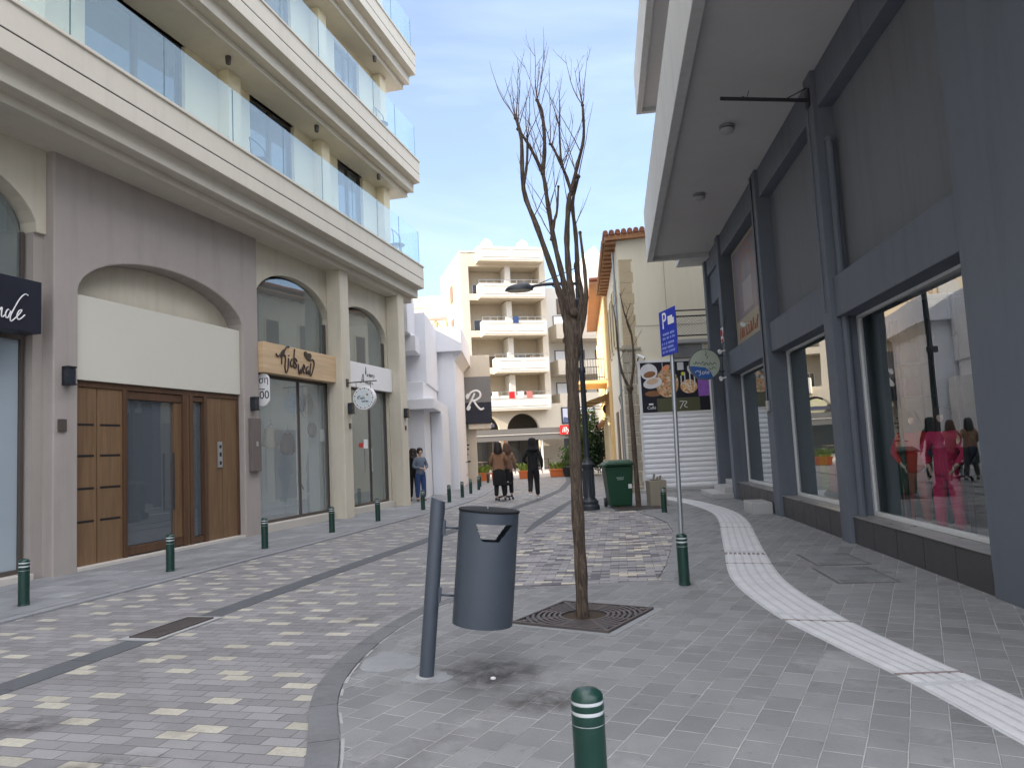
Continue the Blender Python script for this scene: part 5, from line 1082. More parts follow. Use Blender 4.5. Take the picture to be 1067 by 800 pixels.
# parking sign on its pole
SP = Vector((1.69, 7.9, ZP)); t = thing('parking_sign', SP, 'blue parking sign with a white P and van on a slim galvanised pole', 'sign')
top = SP+Vector((.115, 0, 2.42))
topP = SP+Vector((.045, .02, 2.86)); b = MB(); b.tube([SP+Vector((0, 0, .50)), topP], .024, 12); b.build('pole', 'galv', t)
FSG = Fr((topP+Vector((-.035, -.02, 0))).to_2d(), R(167), 1)   # n faces the street
MB().box(FSG, -.2, .2, -.004, .004, 2.43, 2.92).build('board', 'blue', t, .002)
text(FSG, 'P', -.075, 2.80, .0045, .25, 'lettering', 'white', t, .0015, sx=.9)
b = MB(); b.box(FSG, .02, .13, .0045, .0065, 2.75, 2.84); b.box(FSG, .131, .165, .0045, .0065, 2.75, 2.81); b.build('van_symbol', 'white', t)
b = MB(); rr = random.Random(2)
for z in (2.66, 2.615, 2.56, 2.515, 2.47):
    u = -.16
    while u < .14:
        w_ = rr.uniform(.012, .024); b.box(FSG, u, u+w_, .0045, .0055, z-.012, z+.012) if rr.random() < .86 else None; u += w_+.008
b.build('fine_print', mat('print_blue', (.28, .36, .72), .5), t)
b = MB(); b.box(FSG, -.05, .05, -.03, -.0045, 2.5, 2.53); b.box(FSG, -.05, .05, -.03, -.0045, 2.8, 2.83); b.build('clamp', 'galv', t)
# lamp post with swan arm
LP = Vector((1.68, 17.6, ZP)); t = thing('street_lamp', LP, 'dark street lamp with a fluted base and a single long arm reaching over the street', 'street lamp')
b = MB(); b.lathe(LP, [(.23, -.03), (.23, .10), (.20, .14), (.21, .20), (.17, .24), (.13, .30), (.125, .95), (.155, 1.0), (.165, 1.06), (.12, 1.10), (.085, 1.16), (.07, 1.22)], 28)
for k in range(12):
    a = k*math.pi/6; b.tube([LP+Vector((.128*math.cos(a), .128*math.sin(a), .32)), LP+Vector((.124*math.cos(a), .124*math.sin(a), .93))], .018, 6)
b.build('base', 'lamp', t)
b = MB(); b.lathe(LP, [(.068, 1.2), (.062, 3.2), (.085, 3.24), (.085, 3.32), (.058, 3.36), (.052, 4.9), (.07, 4.93), (.07, 4.99), (.048, 5.02), (.044, 5.75), (.06, 5.78), (.05, 5.86), (.01, 5.95)], 20); b.build('pole', 'lamp', t)
b = MB(); b.box(Fr(LP.to_2d(), R(90), -1), -.16, -.06, -.05, .05, 3.22, 3.36); b.build('collar_box', 'lamp', t)
b = MB(); b.tube(smooth_line([LP+Vector((0, 0, 5.38)), LP+Vector((-.5, -.02, 5.40)), LP+Vector((-.95, -.04, 5.38)), LP+Vector((-1.12, -.05, 5.34))]), [.04]*7+[.034]*6, 10); b.tube([LP+Vector((-.04, 0, 5.75)), LP+Vector((-.9, -.04, 5.42))], .012, 6); b.tube([LP+Vector((-.04, 0, 4.96)), LP+Vector((-.6, -.02, 5.36))], .016, 6); b.build('arm', 'lamp', t)
hc_ = LP+Vector((-1.42, -.06, 5.27))
b = MB(); vs = []; fs = []; nu, nv = 20, 8
for j in range(nv+1):
    f = j/nv*math.pi/2
    for i in range(nu):
        a = 2*math.pi*i/nu; k = math.cos(f); vs.append(hc_+Vector((.34*k*math.cos(a)+.10*(1-k)*0.6+.02, .17*k*math.sin(a), .19*math.sin(f)*(1+.12*math.cos(a)))))
fs = [(j*nu+i, j*nu+(i+1) % nu, (j+1)*nu+(i+1) % nu, (j+1)*nu+i) for j in range(nv) for i in range(nu)]
b.add(vs, fs, True); b.tube([hc_+Vector((.25, 0, .06)), LP+Vector((-1.05, -.05, 5.35))], [.075, .04], 10); hd = b.build('lamp_head', 'lamp', t)
MB().lathe(hc_+Vector((.02, 0, 0)), [(.10, -.045), (.24, -.03), (.30, -.002), (.30, .004)], 24, 1.05, .52).build('lens', mat('lens_amber', (.55, .48, .38), .3), hd)
# wheeled bin
GB = Vector((2.42, 18.0, ZP)); t = thing('wheeled_bin', GB, 'large dark green wheeled rubbish bin with a closed lid beside the lamp post', 'wheelie bin')
fg = Fr(GB.to_2d(), R(88), 1)
def frustum(b, fr, u0, u1, o0, o1, z0, v0, v1, p0, p1, z1):
    vs = [fr(u0, o0, z0), fr(u1, o0, z0), fr(u1, o1, z0), fr(u0, o1, z0), fr(v0, p0, z1), fr(v1, p0, z1), fr(v1, p1, z1), fr(v0, p1, z1)]
    return b.add(vs, [(0, 1, 2, 3), (7, 6, 5, 4), (0, 1, 5, 4), (1, 2, 6, 5), (2, 3, 7, 6), (3, 0, 4, 7)])
b = frustum(MB(), fg, -.25, .27, -.28, .27, ZP+.04, -.33, .33, -.36, .34, ZP+.98); b.build('body', 'binplastic', t, .03)
b = frustum(MB(), fg, -.37, .37, -.40, .39, ZP+.985, -.35, .36, -.38, .37, ZP+1.05); frustum(b, fg, -.34, .35, -.36, .36, ZP+1.051, -.24, .26, -.26, .28, ZP+1.12); b.build('lid', 'binplastic', t, .02)
b = MB(); b.tube([fg(-.3, .43, ZP+1.03), fg(.3, .43, ZP+1.03)], .02, 8); b.build('handle', 'binplastic', t)
MB().tube([fg(-.38, -.1, ZP+1.0), fg(-.44, -.1, ZP+1.0), fg(-.44, .2, ZP+1.0), fg(-.38, .2, ZP+1.0)], .025, 8).build('side_handle', 'binplastic', t)
for s in (-.30, .30): MB().disc(fg(s+.02, -.28, ZP+.11), fg.d, .11, .06, 20).build('wheel', 'black', t)
b = MB()
for z, us in ((.70, (-.08, -.05, -.02, .01, .04, .07)), (.66, (-.06, -.03, 0, .03, .06))):
    for u in us: b.box(fg, u, u+.02, .318+(z-.70)*.07, .324+(z-.70)*.07, z+ZP, z+ZP+.02)
b.build('marking', mat('bin_print', (.4, .5, .45), .6), t); MB().box(fg, .19, .27, .30, .33, ZP+.45, ZP+.55).build('label', 'white_frame', t)
# square concrete planter
PL = Vector((3.32, 17.95, ZP)); t = thing('planter', PL, 'square beige concrete planter tub between the bin and the shutter', 'planter')
fp = Fr(PL.to_2d(), R(86), 1); MT['plantc'] = mat('planter_concrete', (.30, .27, .21), .9, .12, 4, .6, 40)
frustum(MB(), fp, -.20, .20, -.20, .20, ZP-.03, -.205, .205, -.205, .205, ZP+.60).build('tub', 'plantc', t, .012); MB().box(fp, -.17, .17, -.17, .17, ZP+.585, ZP+.606).build('soil', 'soil', t)
b = MB(); [b.tube([fp(x, 0, ZP+.6), fp(x+.03, .02, ZP+.6+h_)], [.02, .03], 7) for x, h_ in ((-.06, .14), (.02, .08), (.09, .10))]; b.build('stub', 'plantc', t)
# small litter: a fallen bottle cap and crumbs
tag(MB().lathe((-.22, 5.02, ZP), [(.018, 0), (.018, .008), (.012, .012)], 12).build('bottle_cap', 'white', None, o=(-.22, 5.02, ZP)), 'small white bottle cap lying on the stained paving in front of the bin', 'bottle cap')

# ------------------------------------------------------------------ foliage
def leaves(center, rx, ry, rz, n, size, rnd, fill=.35, lobes=5):
    b = MB(); L_ = [(Vector((rnd.uniform(-.6, .6)*rx, rnd.uniform(-.6, .6)*ry, rnd.uniform(-.7, .7)*rz)), rnd.uniform(.4, .75)) for _ in range(lobes)]
    c = Vector(center); vs = []; fs = []
    for i in range(n):
        o, k = rnd.choice(L_); d = Vector((rnd.gauss(0, 1), rnd.gauss(0, 1), rnd.gauss(0, 1))).normalized(); r = (fill+(1-fill)*rnd.random()**.5)*k
        p = c+o+Vector((d.x*rx*r, d.y*ry*r, d.z*rz*r)); s_ = size*rnd.uniform(.6, 1.5)
        a = Vector((rnd.uniform(-1, 1), rnd.uniform(-1, 1), rnd.uniform(-.3, 1))).normalized(); e = a.cross(Vector((rnd.uniform(-1, 1), rnd.uniform(-1, 1), rnd.uniform(-1, 1)))).normalized()
        k0 = len(vs); vs += [p-a*s_, p+e*s_*.4, p+a*s_, p-e*s_*.4]; fs.append((k0, k0+1, k0+2, k0+3))
    return b.add(vs, fs)
def blades(center, w, h_, n, rnd, size=.03, spread=.4):
    b = MB(); c = Vector(center)
    for i in range(n):
        p = c+Vector((rnd.uniform(-w, w), rnd.uniform(-.12, .12), 0)); d = Vector((rnd.uniform(-spread, spread), rnd.uniform(-spread, spread), 1))*h_*rnd.uniform(.6, 1.15)
        q = p+d*.6; r = p+d+Vector((d.x*.5, d.y*.5, -h_*.15)); s_ = Vector((size, size*.4, 0))
        b.add([p-s_, p+s_, q+s_, q-s_, r], [(0, 1, 2, 3), (3, 2, 4)])
    return b
rl = random.Random(5)
def planter_box(x, y, label, plant='leaf2', w=.85, hh=.42):
    fr = Fr((x, y), R(86), 1); t = thing('planter_box', (x, y, .01), label, 'planter', 'terracotta planters across the street')
    frustum(MB(), fr, -w/2*.9, w/2*.9, -.18, .18, .01, -w/2, w/2, -.22, .22, hh).build('tub', 'orange', t, .02); MB().box(fr, -w/2-.02, w/2+.02, -.24, .24, hh-.08, hh+.005).build('rim', 'orange', t, .01)
    pl = tag(blades((x, y, hh-.02), w/2*.85, .50, 60, rl, .025, .55).build('plant', plant, None, o=(x, y, hh)), 'leafy plants in the terracotta trough, '+label.split(', ')[1], 'plant', 'plants in the terracotta planters')
xs = [(-1.75, 37.8), (-.85, 38.0), (.55, 38.6), (2.15, 38.8), (-2.7, 37.6)]
for i, (x, y) in enumerate(xs):
    lb = ['orange terracotta trough of yellow-green plants, beside the corner of the R shop', 'orange terracotta trough with plants, between the R shop and the walking women', 'orange terracotta trough with plants, seen between the two walking women', 'orange terracotta trough with plants, to one side of the woman in black', 'orange terracotta trough with plants, mostly hidden behind the R shop'][i]
    planter_box(x, y, lb)
def bush(x, y, z, rx, rz, label, m, n, name='bush', size=.07, stem=True, group='bushes before the arcade'):
    t = thing(name, (x, y, z), label, 'bush', group)
    leaves((x, y, z+rz*1.0), rx, rx*.8, rz, n, size, rl, .3, 7).build('foliage', m, t)
    b = MB(); [b.tube([(x+dx, y, z), (x+dx*2, y, z+rz)], .025, 6) for dx in (-.1, 0, .12)]; b.build('stem', 'twig', t)
bush(3.45, 38.9, .1, .75, 1.75, 'tall bright green bush beside the lit planters', 'leaf', 2600, size=.09)
bush(4.35, 38.9, .1, .75, 1.65, 'tall dark green bush behind the lamp post', 'leafdark', 2600, size=.09)
bush(2.65, 38.2, .4, .42, .55, 'low leafy plant in a black pot near the red post', 'leaf', 500)
bush(5.2, 38.6, .1, .6, 1.3, 'dark green bush behind the street lamp and the green bin', 'leafdark', 900)
t = thing('plant_pot', (2.65, 38.2, .01), 'black round plant pot near the red post', 'pot'); MB().lathe((2.65, 38.2, .01), [(.22, 0), (.30, .45), (.32, .46), (.32, .5), (.28, .5)], 18).build('pot', 'black', t)
tag(MB().lathe((2.98, 38.0, .01), [(.10, 0), (.10, .03), (.045, .05), (.045, .85), (.02, .9)], 14).build('marker_post', 'red', None, o=(2.98, 38, .01)), 'thin red marker post standing in front of the bushes', 'post')
t = thing('street_sign_pole', (4.75, 37.0, .01), 'slim grey traffic sign pole with a small dark sign beyond the lamp post', 'sign')
MB().tube([(4.75, 37, 0), (4.72, 37, 3.9)], .035, 8).build('pole', 'galv', t); MB().disc((4.72, 36.95, 3.3), (0, 1, 0), .28, .02, 24).build('plate', mat('violet_plate', (.10, .08, .22), .5), t)
# ------------------------------------------------------------------ old building with the tiled roof
G = Fr((3.94, 23.07), R(88), 1)
O = thing('old_building', G(0, 0, 0), 'old two-storey cream building with a red tiled roof, stone corner and timber eaves', 'building')
C0 = G(-.45, 0, 0); FQ = Fr(C0.to_2d(), R(5.0), -1)      # street face of the old row: u away, o towards the street
far_p = FQ(8.2, 0, 0); b = MB()
b.slab([tuple(C0.to_2d()), tuple(G(6.5, 0, 0).to_2d()), tuple((G(6.5, 0, 0)+Vector((.7, 8.2, 0))).to_2d()), tuple(far_p.to_2d())], 0, 7.95)
b.build('wall', 'gable', O)
MB().prism(G, [(-.45, 7.951), (6.5, 8.45), (6.5, 7.951)], -.3, 0).build('gable_top', 'gable', O)
# corner stones
b = MB(); rr = random.Random(3); z = 4.52
while z < 7.25:
    hh = .34; w_ = .38+.05*(int(z*3) % 2); b.box(G, -.40, -.40+w_, .001, .012, z, min(7.3, z+hh-.012)); z += hh
b.build('corner_stones', 'quoin', O)
b = MB(); z = 0.02
while z < 4.45:
    hh = rr.uniform(.14, .34); u = -.46
    while u < -.06:
        w_ = rr.uniform(.14, .34); b.box(G, u, min(-.03, u+w_-.018), -.05, rr.uniform(.012, .045), z, z+hh-.02); u += w_
    z += hh
b.build('rubble_corner', 'stone', O, .02)
MB().box(G, -.60, .12, -.1, .10, 4.42, 4.50).build('ledge', 'stone', O, .01)
b = MB(); b.box(G, -.02, 6.4, .001, .010, 5.16, 5.175); b.box(G, 1.02, 1.035, .001, .010, 4.5, 8.0); b.build('render_joint', mat('joint_grey', (.42, .40, .34), .9), O)
# roof: rows of tiles above a timber eave
def roof(fr, u0, u1, o0, o1, z0, slope, name, n_t):
    rf = MB().add([fr(u0, o1, z0+.04), fr(u1, o1, z0+.04+(u1-u0)*slope[0]), fr(u1, o0, z0+.04+(u1-u0)*slope[0]+slope[1]), fr(u0, o0, z0+.04+slope[1]*.2), fr(u0, o1, z0+.16), fr(u1, o1, z0+.16+(u1-u0)*slope[0]), fr(u1, o0, z0+.16+(u1-u0)*slope[0]+slope[1]), fr(u0, o0, z0+.16+slope[1]*.2)], [(0, 1, 2, 3), (7, 6, 5, 4), (0, 1, 5, 4), (1, 2, 6, 5), (2, 3, 7, 6), (3, 0, 4, 7)]).build(name, 'tile', O)
    b = MB()
    for i in range(n_t):
        u = u0+(u1-u0)*(i+.5)/n_t; zz = z0+.17+(u-u0)*slope[0]; b.tube([fr(u, o1+.05, zz), fr(u, o0, zz+slope[1]*.9)], .075, 8)
    b.build('roof_tiles', 'tile', rf)
# gable slope rises to the right; verge board along it
MB().prism(G, [(-.80, 7.88), (6.5, 8.42), (6.5, 8.62), (-.80, 8.08)], -.02, .22).build('verge_board', 'eave', O)
b = MB()
for i in range(38):
    u = -.80+7.15*i/37; p = G(u, .27, 8.09+(u+1.05)*.074); b.tube([p, p+FQ.d*8.3], .085, 8)
b.build('roof_tiles', 'tile', O)
MB().box(FQ, -.15, 8.15, .0, .36, 7.80, 7.87).build('eave_boards', 'eave', O)
for i in range(14): MB().box(FQ, .1+.58*i, .18+.58*i, .001, .33, 7.75, 7.799).build('rafter', 'eave', O)
b = MB(); b.tube([FQ(-.2, .41, 7.86), FQ(8.15, .41, 7.86)], .05, 8); b.build('gutter', 'eave', O)
for k in range(4):
    o_ = 1.0+1.8*k; fm = MB(); fm.box(FQ, o_, o_+.75, .001, .06, 4.9, 6.9); wd = fm.build('window', 'cream', O); MB().box(FQ, o_+.07, o_+.68, .061, .075, 4.97, 6.83).build('pane', 'shutter_br', wd)
for k in range(2): MB().box(FQ, 1.4+2.8*k, 2.5+2.8*k, .001, .05, .1, 2.7).build('door', 'shutter_br', O)
b = MB(); b.tube([FQ(.6, .08, .1), FQ(.6, .08, 7.7)], .04, 8); b.tube([FQ(.2, .05, 3.2), FQ(.6, .16, 3.0), FQ(.9, .05, 2.6), FQ(.9, .06, .4)], .02, 6); b.build('down_pipe', 'galv', O)
# farther ochre house in the same row
G2 = Fr(tuple(FQ(8.25, 0, 0).to_2d()), R(95), 1)
O2 = thing('ochre_house', G2(0, 0, 0), 'sunlit ochre house with an iron balcony behind the old stone-cornered building', 'building')
MB().box(G2, -.12, 6, -13, 0, 0, 8.5).build('wall', 'golden', O2)
MB().prism(G2, [(-.70, 8.35), (6, 8.35), (6, 8.5), (-.70, 8.5)], -13.2, .1).build('eave_boards', 'eave', O2); b = MB(); [b.tube([G2(-.70, .1-.22*i, 8.56), G2(6, .1-.22*i, 8.62)], .08, 7) for i in range(60)]; b.build('roof_tiles', 'tile', O2)
for z0, z1 in ((.1, 2.7), (4.4, 7.1)):
    for k in range(5):
        o_ = -1.2-2.4*k; fm = MB(); fm.box(G2, -.22, -.121, o_-1.25, o_-1.13, z0, z1); fm.box(G2, -.22, -.121, o_-.12, o_, z0, z1); fm.box(G2, -.22, -.121, o_-1.13, o_-.12, z1-.12, z1+.1)
        wd = fm.build('window', 'cream', O2); MB().box(G2, -.15, -.1215, o_-1.12, o_-.13, z0, z1-.13).build('shutter_leaf', 'shutter_br', wd)
MB().box(G2, -.19, -.121, -12.9, 0, 3.75, 3.95).build('string_course', 'cream', O2)
MB().box(G2, -1.45, -.121, -5.2, -1.8, 4.28, 4.42).build('balcony_slab', 'golden', O2)
b = MB()
for o_ in [-1.83-.11*i for i in range(31)]: b.tube([G2(-1.42, o_, 4.42), G2(-1.42, o_, 5.38)], .011, 5)
for u in [-1.42+.12*i for i in range(11)]: b.tube([G2(u, -1.83, 4.42), G2(u, -1.83, 5.38)], .011, 5); b.tube([G2(u, -5.17, 4.42), G2(u, -5.17, 5.38)], .011, 5)
for z in (4.55, 5.38): b.tube([G2(-.13, -1.83, z), G2(-1.42, -1.83, z), G2(-1.42, -5.17, z), G2(-.13, -5.17, z)], .02, 6)
b.build('railing', 'black', O2)
# scalloped canvas awning
t = thing('awning', G2(-.2, -3, 3.6), 'sunlit ochre canvas awning with a wavy lower edge under the iron balcony', 'awning')
b = MB(); n_ = 36
vs = []; fs = []
for i in range(n_+1):
    o_ = -.6-5.4*i/n_; w_ = .12*abs(math.sin(i*math.pi/4.5)); vs += [G2(-.13, o_, 3.72), G2(-1.15, o_, 3.40+.02*math.sin(i)), G2(-1.17, o_, 3.08+w_), G2(-1.15, o_, 3.08+w_), G2(-1.13, o_, 3.37), G2(-.13, o_, 3.69)]
for i in range(n_):
    for k in range(6): fs.append((i*6+k, i*6+(k+1) % 6, (i+1)*6+(k+1) % 6, (i+1)*6+k))
b.add(vs, fs, True); b.build('canvas', 'awn_y', t); b = MB(); [b.tube([G2(-.13, o_, 3.3), G2(-1.12, o_, 3.36)], .015, 6) for o_ in (-.7, -3.3, -5.9)]; b.build('arm', 'black', t)
for k in range(5):
    c = G2(-.2, -1.0-2.2*k, 2.6); t = thing('lantern', c, ['hanging lantern of the ochre house nearest the stone-cornered building', 'second hanging lantern along the ochre house, under the awning', 'middle one of five hanging lanterns along the ochre house', 'fourth hanging lantern along the ochre house wall', 'hanging lantern at the far end of the ochre house'][k], 'lantern', 'lanterns on the ochre house'); b = MB(); b.tube([c, c+Vector((-.25, 0, .1))], .015, 6); b.build('bracket', 'black', t)
    MB().lathe(c+Vector((-.25, 0, -.15)), [(.05, -.1), (.09, .05), (.03, .15), (.01, .2)], 10).build('shade', 'eave', t)
# banner, shutter, balcony grille on the gable
t = thing('food_banner', G(1.1, .02, 2.4), 'wide printed food banner in a white frame above the white roller shutter', 'banner')
MB().box(G, -.02, 2.24, .012, .06, 2.38, 4.07).build('frame', 'white', t); MB().box(G, .06, 2.18, .061, .066, 2.44, 3.99).build('sheet', 'signblack', t)
def pic(u, z, r, m, name, sz=1., n=20, o=.0665, rot=0): 
    P = [(u+r*math.cos(2*math.pi*i/n)*math.cos(rot)-r*sz*math.sin(2*math.pi*i/n)*math.sin(rot), z+r*math.cos(2*math.pi*i/n)*math.sin(rot)+r*sz*math.sin(2*math.pi*i/n)*math.cos(rot)) for i in range(n)]
    return MB().prism(G, P, o, o+.0015).build(name, m, t)
MT['cof'] = mat('print_white', (.72, .72, .74), .5, .06, 4, 0); MT['cofb'] = mat('print_brown', (.28, .13, .06), .5, .4, 12, 0)
MT['pizza'] = spots('print_pizza', ((.55, .38, .20), (.62, .20, .08), (.75, .62, .42), (.20, .18, .06), (.70, .45, .25), (.50, .12, .08)), 16)
MT['waffle'] = spots('print_waffle', ((.70, .38, .14), (.62, .28, .10), (.80, .55, .28), (.85, .80, .75)), 22)
MT['purple'] = mat('print_purple', (.30, .12, .50), .5, .35, 4, 0)
pic(.32, 3.70, .27, 'cof', 'cup_picture', .95); pic(.34, 3.62, .19, 'cofb', 'coffee_picture', .5, 20, .0682, .2); pic(.42, 3.35, .30, 'cof', 'saucer_picture', .55, 20, .0684, .2); pic(.42, 3.40, .19, mat('print_foam', (.62, .46, .32), .5, .3, 12, 0), 'foam_picture', .5, 20, .07, .2); pic(.42, 3.02, .26, 'cofb', 'beans_picture', .35, 20, .0668)
pic(.87, 3.33, .36, 'pizza', 'pizza_picture', 1.25, 24, .067); pic(.86, 3.80, .15, mat('print_shrimp', (.75, .32, .16), .5, .4, 14, 0), 'shrimp_picture', .55, 16, .0686, .5)
MB().box(G, .745, .76, .0686, .070, 3.62, 3.97).build('fork_picture', 'cof', t)
pic(1.55, 3.20, .27, 'waffle', 'waffle_picture', .8, 20, .067); MB().box(G, 1.22, 1.42, .0672, .069, 3.72, 3.96).build('napkin_picture', 'cof', t); pic(1.38, 3.60, .06, mat('print_yellow', (.75, .70, .05), .5), 'lemon_picture', 1, 12, .0688)
for u in (1.3, 1.42, 1.58, 1.72): MB().box(G, u, u+.035, .0686, .0702, 3.25, 3.62+.1*math.sin(u*9)).build('skewer_picture', 'cof', t)
pic(1.62, 3.72, .09, 'cof', 'glass_picture', 1.6, 14, .069, .3)
MB().box(G, 1.83, 2.18, .0672, .069, 2.88, 3.50).build('purple_panel', 'purple', t); MB().box(G, .52, 1.86, .0672, .0688, 2.44, 2.86).build('olive_panel', mat('print_olive', (.10, .10, .055), .5, .1, 3, 0), t)
text(G, 'Caffé', .34, 2.58, .067, .13, 'lettering', 'white', t, .001); strokes(G, [[(1.22, 2.74), (1.34, 2.74), (1.28, 2.62), (1.22, 2.52)], [(1.36, 2.74), (1.45, 2.72), (1.36, 2.60), (1.46, 2.55)]], .071, .012, 'emblem', 'white', t); MB().box(G, .26, .40, .067, .0675, 2.67, 2.72).build('underline', 'white', t)
t = thing('roller_shutter', G(1.1, .01, .1), 'white ribbed roller shutter closing the shop under the food banner', 'shutter')
b = MB(); z = .10
while z < 2.37: 
    P = [(.011, z), (.030, z+.01), (.050, z+.05), (.050, z+.10), (.030, z+.145), (.011, z+.15)]; b.profile(G, P, .02, 2.30); z += .152
b.build('slats', 'shutter', t, .004); b = MB(); b.box(G, -.04, .018, .011, .08, .1, 2.38); b.box(G, 2.301, 2.36, .011, .08, .1, 2.38); b.build('guide_rail', 'white_frame', t)
MB().box(G, -.3, 2.6, .0, .35, .0, .098).build('doorstep', 'sill', O, .01)
t = thing('balcony_grille', G(1.7, .3, 4.6), 'small balcony with a woven metal mesh and dark rails on the old gable wall', 'balcony')
b = MB(); y0 = .55
for z in (4.72, 5.32, 5.50): b.tube([G(1.1, y0, z), G(2.42, y0, z)], .022, 8)
for u in (1.15, 2.38): b.tube([G(u, y0, 4.6), G(u, y0, 5.50)], .022, 8); b.tube([G(u, .02, 5.50), G(u, y0, 5.50)], .02, 6); b.tube([G(u, .02, 4.72), G(u, y0, 4.72)], .02, 6)
b.build('rail', 'black', t); b = MB()
for i in range(-6, 14):
    for s in (1, -1):
        u0 = 1.15+i*.10; p, q = (u0, 4.74), (u0+s*.58, 5.31)
        f0, f1 = 0., 1.
        if s > 0: f0, f1 = max(0, (1.15-u0)/.58), min(1, (2.37-u0)/.58)
        else: f0, f1 = max(0, (u0-2.37)/.58), min(1, (u0-1.15)/.58)
        if f1 > f0: b.tube([G(p[0]+(q[0]-p[0])*f0, y0, p[1]+(q[1]-p[1])*f0), G(p[0]+(q[0]-p[0])*f1, y0, p[1]+(q[1]-p[1])*f1)], .005, 4)
b.build('mesh', 'galv', t); MB().box(G, 1.1, 2.42, .001, .6, 4.50, 4.60).build('floor', 'sill', t)
t = thing('shutter_housing', G(1.7, .1, 4.1), 'grey ribbed shutter box under the mesh balcony', 'shutter box')
MB().box(G, 1.10, 2.05, .011, .22, 4.09, 4.49).build('box', mat('box_grey', (.30, .29, .28), .6), t, .01); b = MB(); [b.box(G, 1.12, 1.98, .221, .23, 4.12+.07*i, 4.16+.07*i) for i in range(5)]; b.build('slats', 'galv', t); MB().box(G, 2.0, 2.06, .221, .25, 4.09, 4.49).build('edge_strip', 'white_frame', t)
facade = thing('security_camera', G(.12, .05, 4.15), 'white security camera on a bracket at the stone corner above the food banner', 'camera')
b = MB(); b.tube([G(.0, .01, 4.05), G(.0, .2, 4.15)], .02, 6); b.build('arm', 'black', facade); b = MB(); b.tube([G(-.04, .22, 4.22), G(.16, .30, 4.10)], .05, 10); b.build('housing', 'white', facade); MB().disc(G(.165, .302, 4.097), G(.2, .08, -.12)-G(0, 0, 0), .046, .02, 12).build('lens', 'black', facade)
# thin gap wall between the two buildings
MB().box(G, 2.6, 6.6, .001, 1.4, 0, 3.1).build('lean_to', 'gable', O)
# ------------------------------------------------------------------ white building beyond the cream block
WB = thing('white_building', (-4, 28, 0), 'low white plaster building with stepped piers, deep soffits and a roof parapet', 'building')
F0 = Fr((0, 0), R(90), -1)
def wb(x0, x1, y0, y1, z0, z1, name='wall', m='white_wall', bv=.02): return MB().box(F0, x0, x1, y0, y1, z0, z1).build(name, m, WB, bv)
wb(-9, -3.05, 25.4, 30, 0, 4.0, 'recess_wall'); wb(-9.1, -2.66, 24.95, 30.1, 3.02, 3.38, 'door_canopy'); wb(-3.04, -2.62, 27.2, 30.05, 0, 3.01, 'pier')
wb(-9, -3.0, 26.2, 30.2, 4.001, 6.55, 'upper_wall'); wb(-9, -3.35, 24.3, 26.19, 5.55, 7.0, 'upper_box'); wb(-9, -3.2, 25.0, 26.18, 5.0, 5.549, 'soffit_block')
wb(-9, -2.32, 30.3, 36, 0, 5.62, 'pier'); wb(-9, -1.98, 30.0, 36, 5.62, 6.62, 'parapet_box'); 
MB().prism(Fr((-2.32, 30.35), R(90), 1), [(-.01, 5.25), (.30, 5.619), (-.01, 5.619)], -5, -.0).build('soffit_wedge', 'white_wall', WB)
t = thing('wall_light', (-2.85, 26.15, 3.7), 'pale flat wall light above the door canopy of the white building', 'wall light'); MB().box(F0, -3.35, -3.12, 26.12, 26.199, 3.72, 3.80).build('housing', 'white_frame', t); MB().box(F0, -3.33, -3.14, 26.09, 26.119, 3.73, 3.79).build('lens', 'beige', t)
# roof things
t = thing('water_tank', (-3.4, 34.5, 6.63), 'white solar water tank on a rusty frame on the roof of the white building', 'water tank')
MB().tube([(-3.9, 34.5, 8.0), (-2.9, 34.5, 8.1)], .36, 20).build('tank', 'far_white', t); b = MB()
for x in (-3.9, -3.4, -2.9):
    for y in (34.2, 34.9): b.tube([(x, y, 6.6), (x, y, 7.7)], .025, 5)
for z in (6.9, 7.3, 7.7): b.tube([(-3.9, 34.2, z), (-2.9, 34.2, z)], .02, 5)
b.tube([(-3.9, 34.2, 6.9), (-3.4, 34.2, 7.7)], .02, 5); b.tube([(-3.4, 34.2, 7.7), (-2.9, 34.2, 6.9)], .02, 5); b.build('frame', mat('rusty_frame', (.36, .20, .10), .8), t)
t = thing('satellite_dish', (-4.4, 34, 6.63), 'round satellite dish beside the roof water tank', 'satellite dish')
MB().disc((-4.3, 34, 7.5), (.3, -1, .3), .42, .03, 24).build('dish', 'far_white', t); b = MB(); b.tube([(-4.3, 34.1, 6.6), (-4.3, 34.1, 7.4)], .03, 6); b.build('mast', 'galv', t)
t = thing('roof_antenna', (-4.9, 37, 6.6), 'thin roof antenna mast against the sky beside the cream block', 'antenna'); b = MB(); b.tube([(-4.9, 37, 6.6), (-4.85, 37, 11.2)], .03, 6); [b.tube([(-5.2+.04*i, 37, 9.2+.4*i), (-4.5-.04*i, 37, 9.2+.4*i)], .015, 5) for i in range(4)]; b.build('mast', 'galv', t)
# shop with the R sign
RB = thing('corner_shop', (-4, 37, 0), 'narrow cream corner shop with a grey and black sign box bearing a big white R', 'building')
FRB = Fr((-2.77, 36.3), R(86), 1)
MB().box(FRB, -4, .92, -5.2, 0, 0, 2.9).build('wall', 'far', RB); MB().box(FRB, -4, .60, -5.2, .2, 2.901, 6.2).build('upper_wall', 'far', RB); MB().box(FRB, -4, 1.7, -3, .38, 5.13, 6.18).build('canopy_block', 'far', RB)
MB().box(FRB, .55, 1.65, -2.5, .36, 2.60, 2.85).build('lower_soffit', 'far', RB)
t = thing('sign_box', FRB(.9, .3, 3), 'big sign box, grey above and black below, with a curly white R', 'sign')
MB().box(FRB, .10, 1.70, .0, .42, 3.88, 5.12).build('upper_half', 'sign_grey', t); MB().box(FRB, .10, 1.70, .0, .42, 2.86, 3.879).build('lower_half', 'signblack', t)
